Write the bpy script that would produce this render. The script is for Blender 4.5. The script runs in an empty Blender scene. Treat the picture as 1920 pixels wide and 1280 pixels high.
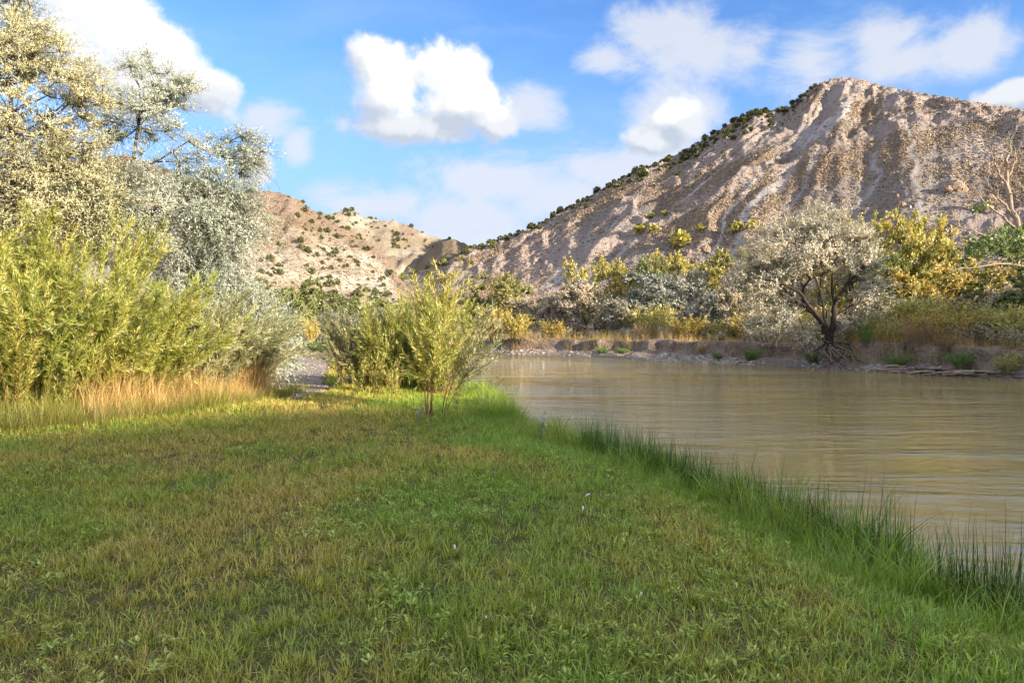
import bpy, math, random
import numpy as np
from mathutils import Vector

random.seed(11)
rng = np.random.default_rng(11)
SC = bpy.context.scene
COL = SC.collection
PI = math.pi
F = 1280.0          # focal length of the photograph in its own pixels
HZ = 600.0          # row of the horizon
EYE = 1.6

# ------------------------------------------------------------------ camera
cam_d = bpy.data.cameras.new("camera")
cam_d.lens = 24.0
cam_d.sensor_width = 36.0
cam_d.shift_y = -40.0 / 1920.0
cam_d.clip_start = 0.1
cam_d.clip_end = 5000.0
cam = bpy.data.objects.new("camera", cam_d)
COL.objects.link(cam)
cam.location = (0, 0, EYE)
cam.rotation_euler = (math.radians(90), 0, 0)
SC.camera = cam

# ------------------------------------------------------------------ light
SUN_AZ = math.radians(126)      # clockwise from +Y (the view direction): right and a little behind
SUN_EL = math.radians(13.4)
S = Vector((math.sin(SUN_AZ) * math.cos(SUN_EL), math.cos(SUN_AZ) * math.cos(SUN_EL), math.sin(SUN_EL)))
sun_d = bpy.data.lights.new("sun", 'SUN')
sun_d.energy = 3.1
sun_d.angle = math.radians(0.5)
sun_d.color = (1.0, 0.84, 0.61)
sun = bpy.data.objects.new("sun", sun_d)
COL.objects.link(sun)
sun.location = (60, -40, 60)
sun.rotation_euler = S.to_track_quat('Z', 'Y').to_euler()

SC.view_settings.view_transform = 'Standard'
SC.view_settings.look = 'None'
SC.view_settings.exposure = 2.05
SC.view_settings.gamma = 1.0
SC.view_settings.use_curve_mapping = False
SC.render.engine = 'CYCLES'
SC.cycles.max_bounces = 5
SC.cycles.diffuse_bounces = 3
SC.cycles.glossy_bounces = 2
SC.cycles.transmission_bounces = 3
SC.cycles.transparent_max_bounces = 4
SC.cycles.caustics_reflective = False
SC.cycles.caustics_refractive = False
SC.cycles.use_denoising = True
SC.cycles.use_adaptive_sampling = True
SC.cycles.adaptive_threshold = 0.02
SC.cycles.sample_clamp_indirect = 4.0


class NB:
    """small node-tree builder"""
    def __init__(self, tree):
        self.t = tree
        self.n = tree.nodes
        self.l = tree.links

    def node(self, kind, **kw):
        nd = self.n.new(kind)
        for k, v in kw.items():
            setattr(nd, k, v)
        return nd

    def put(self, sock, v):
        if v is None:
            return
        if isinstance(v, bpy.types.NodeSocket):
            self.l.new(v, sock)
        else:
            sock.default_value = v

    def math(self, op, a, b=None, c=None, clamp=False):
        nd = self.node('ShaderNodeMath', operation=op)
        nd.use_clamp = clamp
        self.put(nd.inputs[0], a); self.put(nd.inputs[1], b); self.put(nd.inputs[2], c)
        return nd.outputs[0]

    def vmath(self, op, a, b=None):
        nd = self.node('ShaderNodeVectorMath', operation=op)
        self.put(nd.inputs[0], a); self.put(nd.inputs[1], b)
        return nd.outputs['Value'] if op in ('LENGTH', 'DOT_PRODUCT') else nd.outputs[0]

    def noise(self, vec, scale, detail=4, rough=0.55, dist=0.0):
        nd = self.node('ShaderNodeTexNoise')
        self.put(nd.inputs['Vector'], vec)
        nd.inputs['Scale'].default_value = scale
        nd.inputs['Detail'].default_value = detail
        nd.inputs['Roughness'].default_value = rough
        nd.inputs['Distortion'].default_value = dist
        return nd.outputs['Fac']

    def mix(self, fac, a, b, mode='MIX'):
        nd = self.node('ShaderNodeMix', data_type='RGBA', blend_type=mode)
        nd.clamp_factor = True
        self.put(nd.inputs[0], fac)
        for s, v in ((nd.inputs[6], a), (nd.inputs[7], b)):
            if isinstance(v, (tuple, list)) and len(v) == 3:
                v = (*v, 1)
            self.put(s, v)
        return nd.outputs[2]

    def comb(self, v):
        nd = self.node('ShaderNodeCombineXYZ')
        for k in range(3): self.l.new(v, nd.inputs[k])
        return nd.outputs[0]

    def smooth(self, x, lo, hi, a=0.0, b=1.0):
        nd = self.node('ShaderNodeMapRange', interpolation_type='SMOOTHSTEP')
        self.put(nd.inputs[0], x)
        nd.inputs[1].default_value = lo; nd.inputs[2].default_value = hi
        nd.inputs[3].default_value = a; nd.inputs[4].default_value = b
        return nd.outputs[0]

    def ramp(self, fac, stops):
        nd = self.node('ShaderNodeValToRGB')
        cr = nd.color_ramp
        while len(cr.elements) < len(stops):
            cr.elements.new(0.5)
        for e, (p, c) in zip(cr.elements, stops):
            e.position = p
            e.color = (*c, 1)
        self.put(nd.inputs[0], fac)
        return nd.outputs[0]


# ------------------------------------------------------------------ sky with clouds
def px_dir(x, v):
    """photo pixel -> azimuth, elevation"""
    u, t = (x - 960) / F, (HZ - v) / F
    az = math.atan(u)
    return az, math.atan(t * math.cos(az))


# crisp cumulus and soft veils: (x, v, rx, ry) in photo pixels, turned into directions
CUMULUS = [(185, 20, 130, 95), (290, 100, 105, 80), (370, 165, 95, 62), (130, 90, 130, 90), (240, 150, 150, 70), (110, -30, 140, 60),
           (705, 125, 66, 62), (725, 160, 85, 70), (845, 140, 85, 62), (870, 200, 105, 70), (780, 240, 165, 42), (925, 235, 55, 48),
           (478, 325, 46, 48), (1895, 182, 100, 34), (1275, 228, 62, 42), (1225, 262, 62, 30)]
VEILS = [(500, 235, 75, 35), (560, 285, 35, 40), (700, 385, 120, 42), (850, 405, 150, 50), (940, 340, 160, 45),
         (880, 450, 170, 40), (1060, 370, 110, 70), (1255, 235, 95, 62), (1210, 300, 90, 50), (1130, 320, 120, 50), (1235, 70, 105, 55),
         (1310, 100, 110, 50), (1400, 95, 75, 52), (1520, 110, 110, 65), (1650, 70, 110, 55), (1690, 115, 130, 50), (1810, 90, 90, 60), (1150, 110, 80, 35),
         (1000, 200, 60, 40)]


def cloud_group():
    g = bpy.data.node_groups.new("cloud_field", 'ShaderNodeTree')
    g.interface.new_socket(name="Dir", in_out='INPUT', socket_type='NodeSocketVector')
    g.interface.new_socket(name="Dense", in_out='OUTPUT', socket_type='NodeSocketFloat')
    g.interface.new_socket(name="Soft", in_out='OUTPUT', socket_type='NodeSocketFloat')
    b = NB(g)
    gi = b.node('NodeGroupInput'); go = b.node('NodeGroupOutput')
    p = gi.outputs[0]           # (azimuth, elevation, 0)
    wob = b.noise(p, 9.0, 5, 0.6)
    wob2 = b.noise(b.vmath('ADD', p, (3.1, 1.7, 0.4)), 9.0, 5, 0.6)
    cmb = b.node('ShaderNodeCombineXYZ')
    b.put(cmb.inputs[0], b.math('MULTIPLY', b.math('SUBTRACT', wob, 0.5), 0.05))
    b.put(cmb.inputs[1], b.math('MULTIPLY', b.math('SUBTRACT', wob2, 0.5), 0.04))
    pw = b.vmath('ADD', p, cmb.outputs[0])

    def field(blobs):
        out = None
        for (x, v, rx, ry) in blobs:
            az, el = px_dir(x, v)
            k = math.cos(az)
            d = b.vmath('SUBTRACT', pw, (az, el, 0))
            d = b.vmath('MULTIPLY', d, (F / rx / (k * k), F / ry / k, 0))
            ln = b.vmath('LENGTH', d)
            if out is None:
                out = ln
            else:
                out = b.math('SMOOTH_MIN', out, ln, 0.25)
        return b.math('SUBTRACT', 1.0, out)
    n1 = b.noise(p, 17.0, 9, 0.60, 0.15)
    n2 = b.noise(b.vmath('MULTIPLY', p, (1, 1.7, 1)), 6.0, 8, 0.66, 0.4)
    # elsewhere in the sky: scattered clouds of the same kind
    big = b.noise(b.vmath('MULTIPLY', p, (1, 2.2, 1)), 2.6, 6, 0.58)
    sep = b.node('ShaderNodeSeparateXYZ'); b.put(sep.inputs[0], p)
    away = b.math('MAXIMUM', b.smooth(b.math('ABSOLUTE', sep.outputs[0]), 0.72, 0.95), b.smooth(sep.outputs[1], 0.46, 0.62))
    other = b.math('SUBTRACT', b.math('MULTIPLY', b.math('SUBTRACT', big, 0.43), 6.0), b.math('MULTIPLY', b.math('SUBTRACT', 1.0, away), 9.0))
    dense = b.math('MAXIMUM', field(CUMULUS), other)
    dense = b.math('ADD', dense, b.math('MULTIPLY', b.math('SUBTRACT', n1, 0.5), 1.5))
    soft = b.math('ADD', field(VEILS), b.math('MULTIPLY', b.math('SUBTRACT', n2, 0.5), 2.9))
    b.put(go.inputs[0], dense); b.put(go.inputs[1], soft)
    return g


world = bpy.data.worlds.new("World")
SC.world = world
world.use_nodes = True
wt = world.node_tree
wt.nodes.clear()
b = NB(wt)
sky = b.node('ShaderNodeTexSky', sky_type='NISHITA')
sky.sun_disc = False
sky.sun_elevation = SUN_EL
sky.sun_rotation = SUN_AZ
sky.altitude = 1500
sky.air_density = 1.0
sky.dust_density = 0.6
sky.ozone_density = 2.0
tc = b.node('ShaderNodeTexCoord')
sep = b.node('ShaderNodeSeparateXYZ'); b.put(sep.inputs[0], tc.outputs['Generated'])
az = b.math('ARCTAN2', sep.outputs[0], sep.outputs[1])
el = b.math('ARCSINE', sep.outputs[2])
cmb = b.node('ShaderNodeCombineXYZ'); b.put(cmb.inputs[0], az); b.put(cmb.inputs[1], el)
cg = cloud_group()
g1 = b.node('ShaderNodeGroup', node_tree=cg); b.put(g1.inputs[0], cmb.outputs[0])
g2 = b.node('ShaderNodeGroup', node_tree=cg); b.put(g2.inputs[0], b.vmath('ADD', cmb.outputs[0], (-0.012, -0.045, 0)))
g3 = b.node('ShaderNodeGroup', node_tree=cg); b.put(g3.inputs[0], b.vmath('ADD', cmb.outputs[0], (0.02, 0.02, 0)))
a_dense = b.smooth(g1.outputs[0], -0.04, 0.42)
a_soft = b.math('MULTIPLY', b.smooth(g1.outputs[1], -0.35, 0.65), 0.82)
base_shade = b.math('SUBTRACT', 1.0, b.smooth(g2.outputs[0], -0.25, 0.55))      # near the underside
relief = b.smooth(b.math('SUBTRACT', g1.outputs[0], g3.outputs[0]), -0.35, 0.40)
lit = b.math('SUBTRACT', b.math('ADD', 0.62, b.math('MULTIPLY', relief, 0.50)), b.math('MULTIPLY', base_shade, 0.66))
ccol = b.mix(lit, (0.95, 1.08, 1.28), (1.95, 1.92, 1.87))
# cloud radiance is given in the same units as the sky texture
skyc = b.mix(1.0, sky.outputs[0], (0.30, 0.41, 0.55), 'MULTIPLY')
horizon = b.smooth(el, 0.40, 0.06, 0.0, 0.85)
skyc = b.mix(horizon, skyc, (0.70, 1.00, 1.58))
veil = b.math('MULTIPLY', b.smooth(b.noise(b.vmath('MULTIPLY', cmb.outputs[0], (1.0, 3.0, 1)), 3.2, 6, 0.6, 0.6), 0.42, 0.75), 0.33)
skyc = b.mix(veil, skyc, (0.8, 1.15, 1.6))
skyc = b.mix(a_soft, skyc, (1.36, 1.40, 1.50))
skyc = b.mix(a_dense, skyc, ccol)
bg = b.node('ShaderNodeBackground')
b.put(bg.inputs[0], skyc)
bg.inputs[1].default_value = 0.15
wo = b.node('ShaderNodeOutputWorld')
b.l.new(bg.outputs[0], wo.inputs[0])
world.cycles.sampling_method = 'MANUAL'
world.cycles.sample_map_resolution = 512

# ------------------------------------------------------------------ numeric noise
_P = np.random.default_rng(5).random((256, 256))


def vn(x, y, seed=0):
    x = np.asarray(x, float) + seed * 37.13
    y = np.asarray(y, float) + seed * 17.71
    xi = np.floor(x).astype(int); yi = np.floor(y).astype(int)
    fx = x - xi; fy = y - yi
    fx = fx * fx * (3 - 2 * fx); fy = fy * fy * (3 - 2 * fy)
    a = _P[xi & 255, yi & 255]; c = _P[(xi + 1) & 255, yi & 255]
    d = _P[xi & 255, (yi + 1) & 255]; e = _P[(xi + 1) & 255, (yi + 1) & 255]
    return (a * (1 - fx) + c * fx) * (1 - fy) + (d * (1 - fx) + e * fx) * fy


def fbm(x, y, oct=4, seed=0, gain=0.5):
    s = 0; a = 1; n = 0
    for k in range(oct):
        s = s + a * vn(x * 2 ** k, y * 2 ** k, seed + k * 3)
        n += a; a *= gain
    return s / n


def ridged(x, y, oct=4, seed=0, gain=0.5):
    s = 0; a = 1; n = 0
    for k in range(oct):
        s = s + a * (1 - np.abs(2 * vn(x * 2 ** k, y * 2 ** k, seed + k * 3) - 1))
        n += a; a *= gain
    return s / n


def sstep(x, a, c):
    t = np.clip((x - a) / (c - a), 0, 1)
    return t * t * (3 - 2 * t)


# ------------------------------------------------------------------ mesh and object helpers
def mesh_np(name, verts, faces, mat=None, attrs=None, smooth=False):
    """faces: (M,3) or (M,4) array, or a list of such arrays"""
    me = bpy.data.meshes.new(name)
    if not isinstance(faces, (list, tuple)):
        faces = [faces]
    faces = [np.asarray(f, dtype=np.int32) for f in faces if len(f)]
    verts = np.asarray(verts, dtype=np.float32)
    me.vertices.add(len(verts))
    me.vertices.foreach_set("co", verts.ravel())
    nl = sum(f.size for f in faces); nf = sum(len(f) for f in faces)
    if nf:
        me.loops.add(nl)
        me.polygons.add(nf)
        me.loops.foreach_set("vertex_index", np.concatenate([f.ravel() for f in faces]))
        sizes = np.concatenate([np.full(len(f), f.shape[1], dtype=np.int32) for f in faces])
        starts = np.concatenate([[0], np.cumsum(sizes)[:-1]]).astype(np.int32)
        me.polygons.foreach_set("loop_start", starts)
        if smooth:
            me.polygons.foreach_set("use_smooth", np.ones(nf, dtype=bool))
    me.update(calc_edges=True)
    for k, v in (attrs or {}).items():
        at = me.attributes.new(k, 'FLOAT', 'POINT')
        at.data.foreach_set("value", np.asarray(v, dtype=np.float32))
    if mat:
        me.materials.append(mat)
    return me


def obj(name, me, parent=None, loc=None):
    o = bpy.data.objects.new(name, me)
    COL.objects.link(o)
    if parent:
        o.parent = parent
    if loc is not None:
        o.location = loc
    return o


def tag(o, label=None, cat=None, group=None, kind=None):
    if label: o['label'] = label
    if cat: o['category'] = cat
    if group: o['group'] = group
    if kind: o['kind'] = kind
    return o


def thing(name, loc, label, cat, group=None, rz=0.0):
    o = bpy.data.objects.new(name, None)
    o.empty_display_size = 0.2
    COL.objects.link(o)
    o.location = loc
    o.rotation_euler = (0, 0, rz)
    return tag(o, label, cat, group)


# ------------------------------------------------------------------ materials
def new_mat(name):
    m = bpy.data.materials.new(name)
    m.use_nodes = True
    m.node_tree.nodes.clear()
    return m, NB(m.node_tree)


def out(b, shader):
    o = b.node('ShaderNodeOutputMaterial')
    b.l.new(shader, o.inputs[0])


def leaf_mat(name, stops, trans=0.28, gloss=0.06, patch=0.0):
    """stops: ramp over the per-leaf random value"""
    m, b = new_mat(name)
    at = b.node('ShaderNodeAttribute', attribute_name='rnd')
    c = b.ramp(at.outputs['Fac'], stops)
    vv = b.math('MULTIPLY_ADD', b.math('FRACT', b.math('MULTIPLY', at.outputs['Fac'], 37.3)), 0.55, 0.72)
    c = b.vmath('MULTIPLY', c, b.comb(vv))
    oi = b.node('ShaderNodeObjectInfo')
    c = b.mix(1.0, c, oi.outputs['Color'], 'MULTIPLY')
    df = b.node('ShaderNodeBsdfDiffuse'); b.put(df.inputs[0], c)
    tr = b.node('ShaderNodeBsdfTranslucent')
    b.put(tr.inputs[0], b.mix(1.0, c, (1.1, 1.05, 0.6), 'MULTIPLY'))
    mx = b.node('ShaderNodeMixShader'); mx.inputs[0].default_value = trans
    b.l.new(df.outputs[0], mx.inputs[1]); b.l.new(tr.outputs[0], mx.inputs[2])
    gl = b.node('ShaderNodeBsdfGlossy'); gl.inputs['Roughness'].default_value = 0.45
    mx2 = b.node('ShaderNodeMixShader'); mx2.inputs[0].default_value = gloss
    b.l.new(mx.outputs[0], mx2.inputs[1]); b.l.new(gl.outputs[0], mx2.inputs[2])
    out(b, mx2.outputs[0])
    return m


def bark_mat(name, dark, light, scale=14.0):
    m, b = new_mat(name)
    tc = b.node('ShaderNodeTexCoord')
    n = b.noise(b.vmath('MULTIPLY', tc.outputs['Object'], (1, 1, 0.3)), scale, 6, 0.65)
    c = b.mix(b.smooth(n, 0.35, 0.7), dark, light)
    p = b.node('ShaderNodeBsdfPrincipled')
    b.put(p.inputs['Base Color'], c)
    p.inputs['Roughness'].default_value = 0.9
    bp = b.node('ShaderNodeBump'); bp.inputs['Strength'].default_value = 0.6; bp.inputs['Distance'].default_value = 0.02
    b.put(bp.inputs['Height'], n); b.l.new(bp.outputs[0], p.inputs['Normal'])
    out(b, p.outputs[0])
    return m


def grass_mat(name, stops, trans=0.3):
    """ramp over the instancer's tint mixed with the per-blade random"""
    m, b = new_mat(name)
    a1 = b.node('ShaderNodeAttribute', attribute_name='rnd')
    a2 = b.node('ShaderNodeAttribute', attribute_name='tint'); a2.attribute_type = 'INSTANCER'
    f = b.math('ADD', b.math('MULTIPLY', a1.outputs['Fac'], 0.40), b.math('MULTIPLY', a2.outputs['Fac'], 0.60))
    c = b.ramp(f, stops)
    vv = b.math('MULTIPLY_ADD', b.math('FRACT', b.math('MULTIPLY', a1.outputs['Fac'], 17.7)), 1.2, 0.40)
    c = b.vmath('MULTIPLY', c, b.comb(vv))
    df = b.node('ShaderNodeBsdfDiffuse'); b.put(df.inputs[0], c)
    tr = b.node('ShaderNodeBsdfTranslucent'); b.put(tr.inputs[0], b.mix(1.0, c, (1.1, 1.1, 0.5), 'MULTIPLY'))
    mx = b.node('ShaderNodeMixShader'); mx.inputs[0].default_value = trans
    b.l.new(df.outputs[0], mx.inputs[1]); b.l.new(tr.outputs[0], mx.inputs[2])
    gl = b.node('ShaderNodeBsdfGlossy'); gl.inputs['Roughness'].default_value = 0.4
    mx2 = b.node('ShaderNodeMixShader'); mx2.inputs[0].default_value = 0.05
    b.l.new(mx.outputs[0], mx2.inputs[1]); b.l.new(gl.outputs[0], mx2.inputs[2])
    out(b, mx2.outputs[0])
    return m


M_SILVER = leaf_mat('silver_leaves', [(0, (0.219, 0.264, 0.200)), (0.4, (0.378, 0.439, 0.372)), (0.8, (0.537, 0.582, 0.530)), (1, (0.597, 0.604, 0.487))], 0.22, 0.10)
M_GOLDSILVER = leaf_mat('golden_silver_leaves', [(0, (0.278, 0.286, 0.144)), (0.4, (0.466, 0.455, 0.260)), (0.8, (0.616, 0.582, 0.378)), (1, (0.655, 0.593, 0.405))], 0.22, 0.08)
M_WILLOW = leaf_mat('willow_leaves', [(0, (0.124, 0.167, 0.021)), (0.35, (0.297, 0.347, 0.058)), (0.75, (0.495, 0.503, 0.125)), (0.93, (0.618, 0.574, 0.209)), (1, (0.693, 0.503, 0.084))], 0.3, 0.07)
M_GREYWILLOW = leaf_mat('grey_willow_leaves', [(0, (0.171, 0.198, 0.088)), (0.5, (0.353, 0.374, 0.188)), (0.9, (0.524, 0.517, 0.325)), (1, (0.616, 0.495, 0.200))], 0.25, 0.08)
M_COTTON = leaf_mat('cottonwood_leaves', [(0, (0.156, 0.184, 0.048)), (0.4, (0.348, 0.356, 0.114)), (0.8, (0.528, 0.494, 0.228)), (1, (0.648, 0.517, 0.228))], 0.3, 0.05)
M_FAROLIVE = leaf_mat('far_olive_leaves', [(0, (0.178, 0.199, 0.174)), (0.4, (0.369, 0.376, 0.326)), (0.85, (0.580, 0.541, 0.464)), (1, (0.625, 0.558, 0.393))], 0.2, 0.05)
M_JUNIPER = leaf_mat('juniper_needles', [(0, (0.052, 0.068, 0.031)), (0.5, (0.117, 0.135, 0.060)), (1, (0.221, 0.216, 0.093))], 0.1, 0.03)
M_SAGE = leaf_mat('sagebrush_leaves', [(0, (0.20, 0.165, 0.115)), (0.5, (0.33, 0.27, 0.185)), (1, (0.46, 0.365, 0.24))], 0.1, 0.02)
M_BARK = bark_mat('dark_bark', (0.021, 0.014, 0.012), (0.072, 0.051, 0.039))
M_REDBARK = bark_mat('reddish_stems', (0.14, 0.06, 0.03), (0.33, 0.17, 0.09), 30)
M_PALEBARK = bark_mat('bleached_wood', (0.24, 0.18, 0.14), (0.50, 0.41, 0.33), 20)
M_GREYBARK = bark_mat('pale_bark', (0.16, 0.13, 0.10), (0.38, 0.32, 0.25), 16)

# ------------------------------------------------------------------ the lie of the land
NEAR_Y = [-60, -20, -10, -5, 0, 3, 4.1, 6.8, 10.2, 13, 17, 20, 25, 30, 40, 60, 90]
NEAR_X = [40, 17, 10.5, 7.4, 4.9, 3.75, 3.35, 2.35, 0.95, 0.10, -0.55, -1.5, -4.2, -7.5, -16, -40, -80]
FAR_X = [-110, -60, -30, -15, -3.6, 1.5, 8, 14.4, 20, 30, 40, 50, 62, 80]
FAR_Y = [86, 78, 66, 58.5, 51.5, 47.5, 41, 34.5, 27.6, 17, 4, -12, -40, -80]
WATER = -0.8


def near_d(x, y):
    w = (fbm(x * 0.5, y * 0.5, 3, 4) - 0.5) * 0.5
    return (x - np.interp(y, NEAR_Y, NEAR_X)) * 0.93 + w


def far_d(x, y):
    return (np.interp(x, FAR_X, FAR_Y) - y) * 0.72


def gz(x, y):
    x = np.asarray(x, float); y = np.asarray(y, float)
    lawn = (fbm(x * 0.35, y * 0.35, 3, 9) - 0.5) * 0.12
    d1 = near_d(x, y)
    z1 = np.interp(d1, [-3, -1.2, -0.3, 0.35, 1.2, 3], [0, -0.05, -0.22, -0.82, -1.2, -1.6])
    zn = z1 + lawn * sstep(-d1, -0.3, 1.0)
    d2 = -far_d(x, y)
    zf = np.interp(d2, [-3, 2.0, 3.8, 5.0, 7.5, 60, 160], [-1.7, -1.2, -0.35, 0.0, 0.2, 0.9, 2.5]) + (fbm(x * .12, y * .12, 3, 2) - .5) * 0.5 * sstep(d2, 5, 12)
    onfar = (far_d(x, y) < 3) & (d1 > 0) | (far_d(x, y) < 0)
    return np.where(onfar, np.where(far_d(x, y) < 0, zf, np.minimum(zf, -0.9)), zn)


def ground_at(x, y):
    return float(gz(np.array([x]), np.array([y]))[0])


def at(x, v, Y):
    return ((x - 960) / F * Y, Y, EYE + (HZ - v) / F * Y)


# ground sheet
xs = np.concatenate([-np.geomspace(900, 31, 18), np.arange(-30, 36, 0.4), np.geomspace(37, 900, 18)])
ys = np.concatenate([np.linspace(-300, -12, 10), np.arange(-10, 22, 0.25), np.arange(22, 62, 0.5), np.geomspace(63, 1200, 26)])
GX, GY = np.meshgrid(xs, ys)
GZ = gz(GX, GY)


def grid_faces(nr, nc):
    i = np.arange(nr - 1)[:, None] * nc + np.arange(nc - 1)[None, :]
    i = i.ravel()
    return np.stack([i, i + 1, i + nc + 1, i + nc], 1)


m, b = new_mat('turf_soil')
tc = b.node('ShaderNodeTexCoord')
n1 = b.noise(tc.outputs['Object'], 0.9, 6, 0.6)
n2 = b.noise(tc.outputs['Object'], 14, 6, 0.7)
n3 = b.noise(tc.outputs['Object'], 60, 3, 0.6)
c = b.mix(b.smooth(n1, 0.35, 0.65), (0.115, 0.105, 0.045), (0.085, 0.10, 0.03))
c = b.mix(b.smooth(n2, 0.4, 0.7), c, (0.16, 0.125, 0.07))
at1 = b.node('ShaderNodeAttribute', attribute_name='dry')
c = b.mix(at1.outputs['Fac'], c, b.mix(n2, (0.20, 0.155, 0.085), (0.32, 0.25, 0.14)))
p = b.node('ShaderNodeBsdfPrincipled'); p.inputs['Roughness'].default_value = 1.0
p.inputs['Specular IOR Level'].default_value = 0.1
b.put(p.inputs['Base Color'], c)
bp = b.node('ShaderNodeBump'); bp.inputs['Strength'].default_value = 0.8; bp.inputs['Distance'].default_value = 0.02
b.put(bp.inputs['Height'], b.math('ADD', n2, n3)); b.l.new(bp.outputs[0], p.inputs['Normal'])
out(b, p.outputs[0])
M_TURF = m
dry = np.where(GY > 26, 0.85, 0.0) * np.ones_like(GX)
dry = np.maximum(dry, sstep(GY - (np.interp(GX, [-12, -5], [11.5, 17])), 0, 3) * (GX < -2) * 0.8)
me = mesh_np('ground', np.stack([GX.ravel(), GY.ravel(), GZ.ravel()], 1), grid_faces(len(ys), len(xs)), M_TURF, {'dry': dry.ravel()}, True)
tag(obj('ground', me), kind='structure')

# river water
m, b = new_mat('river_water')
tc = b.node('ShaderNodeTexCoord')
v = b.vmath('MULTIPLY', tc.outputs['Object'], (0.55, 1.5, 1))
w1 = b.noise(v, 1.1, 5, 0.60, 0.5)
w2 = b.noise(b.vmath('MULTIPLY', tc.outputs['Object'], (1.0, 2.4, 1)), 4.0, 3, 0.55, 0.5)
w3 = b.noise(b.vmath('MULTIPLY', tc.outputs['Object'], (0.25, 0.5, 1)), 0.35, 3, 0.5)
hgt = b.math('ADD', b.math('MULTIPLY', w1, 1.0), b.math('MULTIPLY', w2, b.math('MULTIPLY', w3, 0.60)))
bp = b.node('ShaderNodeBump'); bp.inputs['Strength'].default_value = 1.0; bp.inputs['Distance'].default_value = 0.034
spw = b.node('ShaderNodeSeparateXYZ'); b.put(spw.inputs[0], tc.outputs['Object'])
riffle = b.math('MULTIPLY', b.smooth(spw.outputs[1], 33.0, 44.0), b.smooth(spw.outputs[0], 10.0, 2.0))
patchy = b.smooth(b.noise(b.vmath('MULTIPLY', tc.outputs['Object'], (0.10, 0.42, 1)), 1.0, 4, 0.6, 0.6), 0.36, 0.62, 0.35, 1.35)
hgt = b.math('MULTIPLY', hgt, b.math('MULTIPLY_ADD', riffle, 5.0, patchy))
b.put(bp.inputs['Height'], hgt)
foam = b.smooth(b.noise(b.vmath('MULTIPLY', tc.outputs['Object'], (0.32, 2.6, 1)), 1.1, 5, 0.62, 0.4), 0.70, 0.76)
murk = b.noise(b.vmath('MULTIPLY', tc.outputs['Object'], (0.1, 0.25, 1)), 1.0, 4, 0.6)
df = b.node('ShaderNodeBsdfDiffuse'); b.put(df.inputs[0], b.mix(murk, (0.28, 0.23, 0.10), (0.40, 0.32, 0.14)))
gl = b.node('ShaderNodeBsdfGlossy'); gl.inputs['Roughness'].default_value = 0.03
b.put(gl.inputs[0], (1.0, 0.95, 0.82, 1))
b.l.new(bp.outputs[0], gl.inputs['Normal'])
fr = b.node('ShaderNodeFresnel'); fr.inputs['IOR'].default_value = 1.9
b.l.new(bp.outputs[0], fr.inputs['Normal'])
mx = b.node('ShaderNodeMixShader')
b.put(mx.inputs[0], b.math('MULTIPLY', fr.outputs[0], 0.97))
b.l.new(df.outputs[0], mx.inputs[1]); b.l.new(gl.outputs[0], mx.inputs[2])
fd = b.node('ShaderNodeBsdfDiffuse'); b.put(fd.inputs[0], (0.62, 0.62, 0.62, 1))
mx3 = b.node('ShaderNodeMixShader'); b.put(mx3.inputs[0], b.math('MULTIPLY', foam, 0.55))
b.l.new(mx.outputs[0], mx3.inputs[1]); b.l.new(fd.outputs[0], mx3.inputs[2])
mx = mx3
out(b, mx.outputs[0])
M_WATER = m
wv = np.array([[-115, -85, WATER], [85, -85, WATER], [85, 92, WATER], [-115, 92, WATER]])
tag(obj('river_water', mesh_np('river_water', wv, np.array([[0, 1, 2, 3]]), M_WATER)), kind='structure')

# far riverbank: an eroded dirt face above a gravel toe, as a strip along the waterline
m, b = new_mat('bank_dirt')
tc = b.node('ShaderNodeTexCoord')
n1 = b.noise(tc.outputs['Object'], 1.2, 6, 0.6)
n2 = b.noise(tc.outputs['Object'], 9, 6, 0.7)
at1 = b.node('ShaderNodeAttribute', attribute_name='toe')
c = b.mix(b.smooth(n1, 0.35, 0.65), (0.115, 0.085, 0.070), (0.25, 0.19, 0.155))
c = b.mix(b.smooth(n2, 0.45, 0.7), c, (0.34, 0.28, 0.235))
vor = b.node('ShaderNodeTexVoronoi'); b.put(vor.inputs['Vector'], tc.outputs['Object']); vor.inputs['Scale'].default_value = 7.0
sp2 = b.node('ShaderNodeSeparateColor'); b.put(sp2.inputs[0], vor.outputs['Color'])
cob = b.mix(sp2.outputs[0], (0.16, 0.135, 0.125), (0.42, 0.37, 0.34))
c = b.mix(at1.outputs['Fac'], c, cob)
p = b.node('ShaderNodeBsdfPrincipled'); p.inputs['Roughness'].default_value = 0.95
b.put(p.inputs['Base Color'], c)
bp = b.node('ShaderNodeBump'); bp.inputs['Strength'].default_value = 1.0; bp.inputs['Distance'].default_value = 0.12
b.put(bp.inputs['Height'], b.math('SUBTRACT', n2, b.math('MULTIPLY', vor.outputs['Distance'], 0.6))); b.l.new(bp.outputs[0], p.inputs['Normal'])
out(b, p.outputs[0])
M_BANK = m


def curve_pts(n=520, x0=-42.0, x1=46.0):
    x = np.linspace(x0, x1, 2000)
    y = np.interp(x, FAR_X, FAR_Y)
    k = np.ones(81) / 81
    ypad = np.pad(y, 40, mode='edge'); y = np.convolve(ypad, k, 'valid')
    s = np.concatenate([[0], np.cumsum(np.hypot(np.diff(x), np.diff(y)))])
    t = np.linspace(0, s[-1], n)
    X = np.interp(t, s, x); Y = np.interp(t, s, y)
    dx = np.gradient(X); dy = np.gradient(Y)
    L = np.hypot(dx, dy)
    return X, Y, -dy / L * -1 * -1, dx / L, t      # normal pointing away from the water


BX, BY, NX, NY, BT = curve_pts()
NX = np.abs(NX)      # landward is up and to the right of this curve


def bank_offset(t):
    return (fbm(t * 0.22, t * 0 + 3, 4, 21) - 0.5) * 2.6


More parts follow.
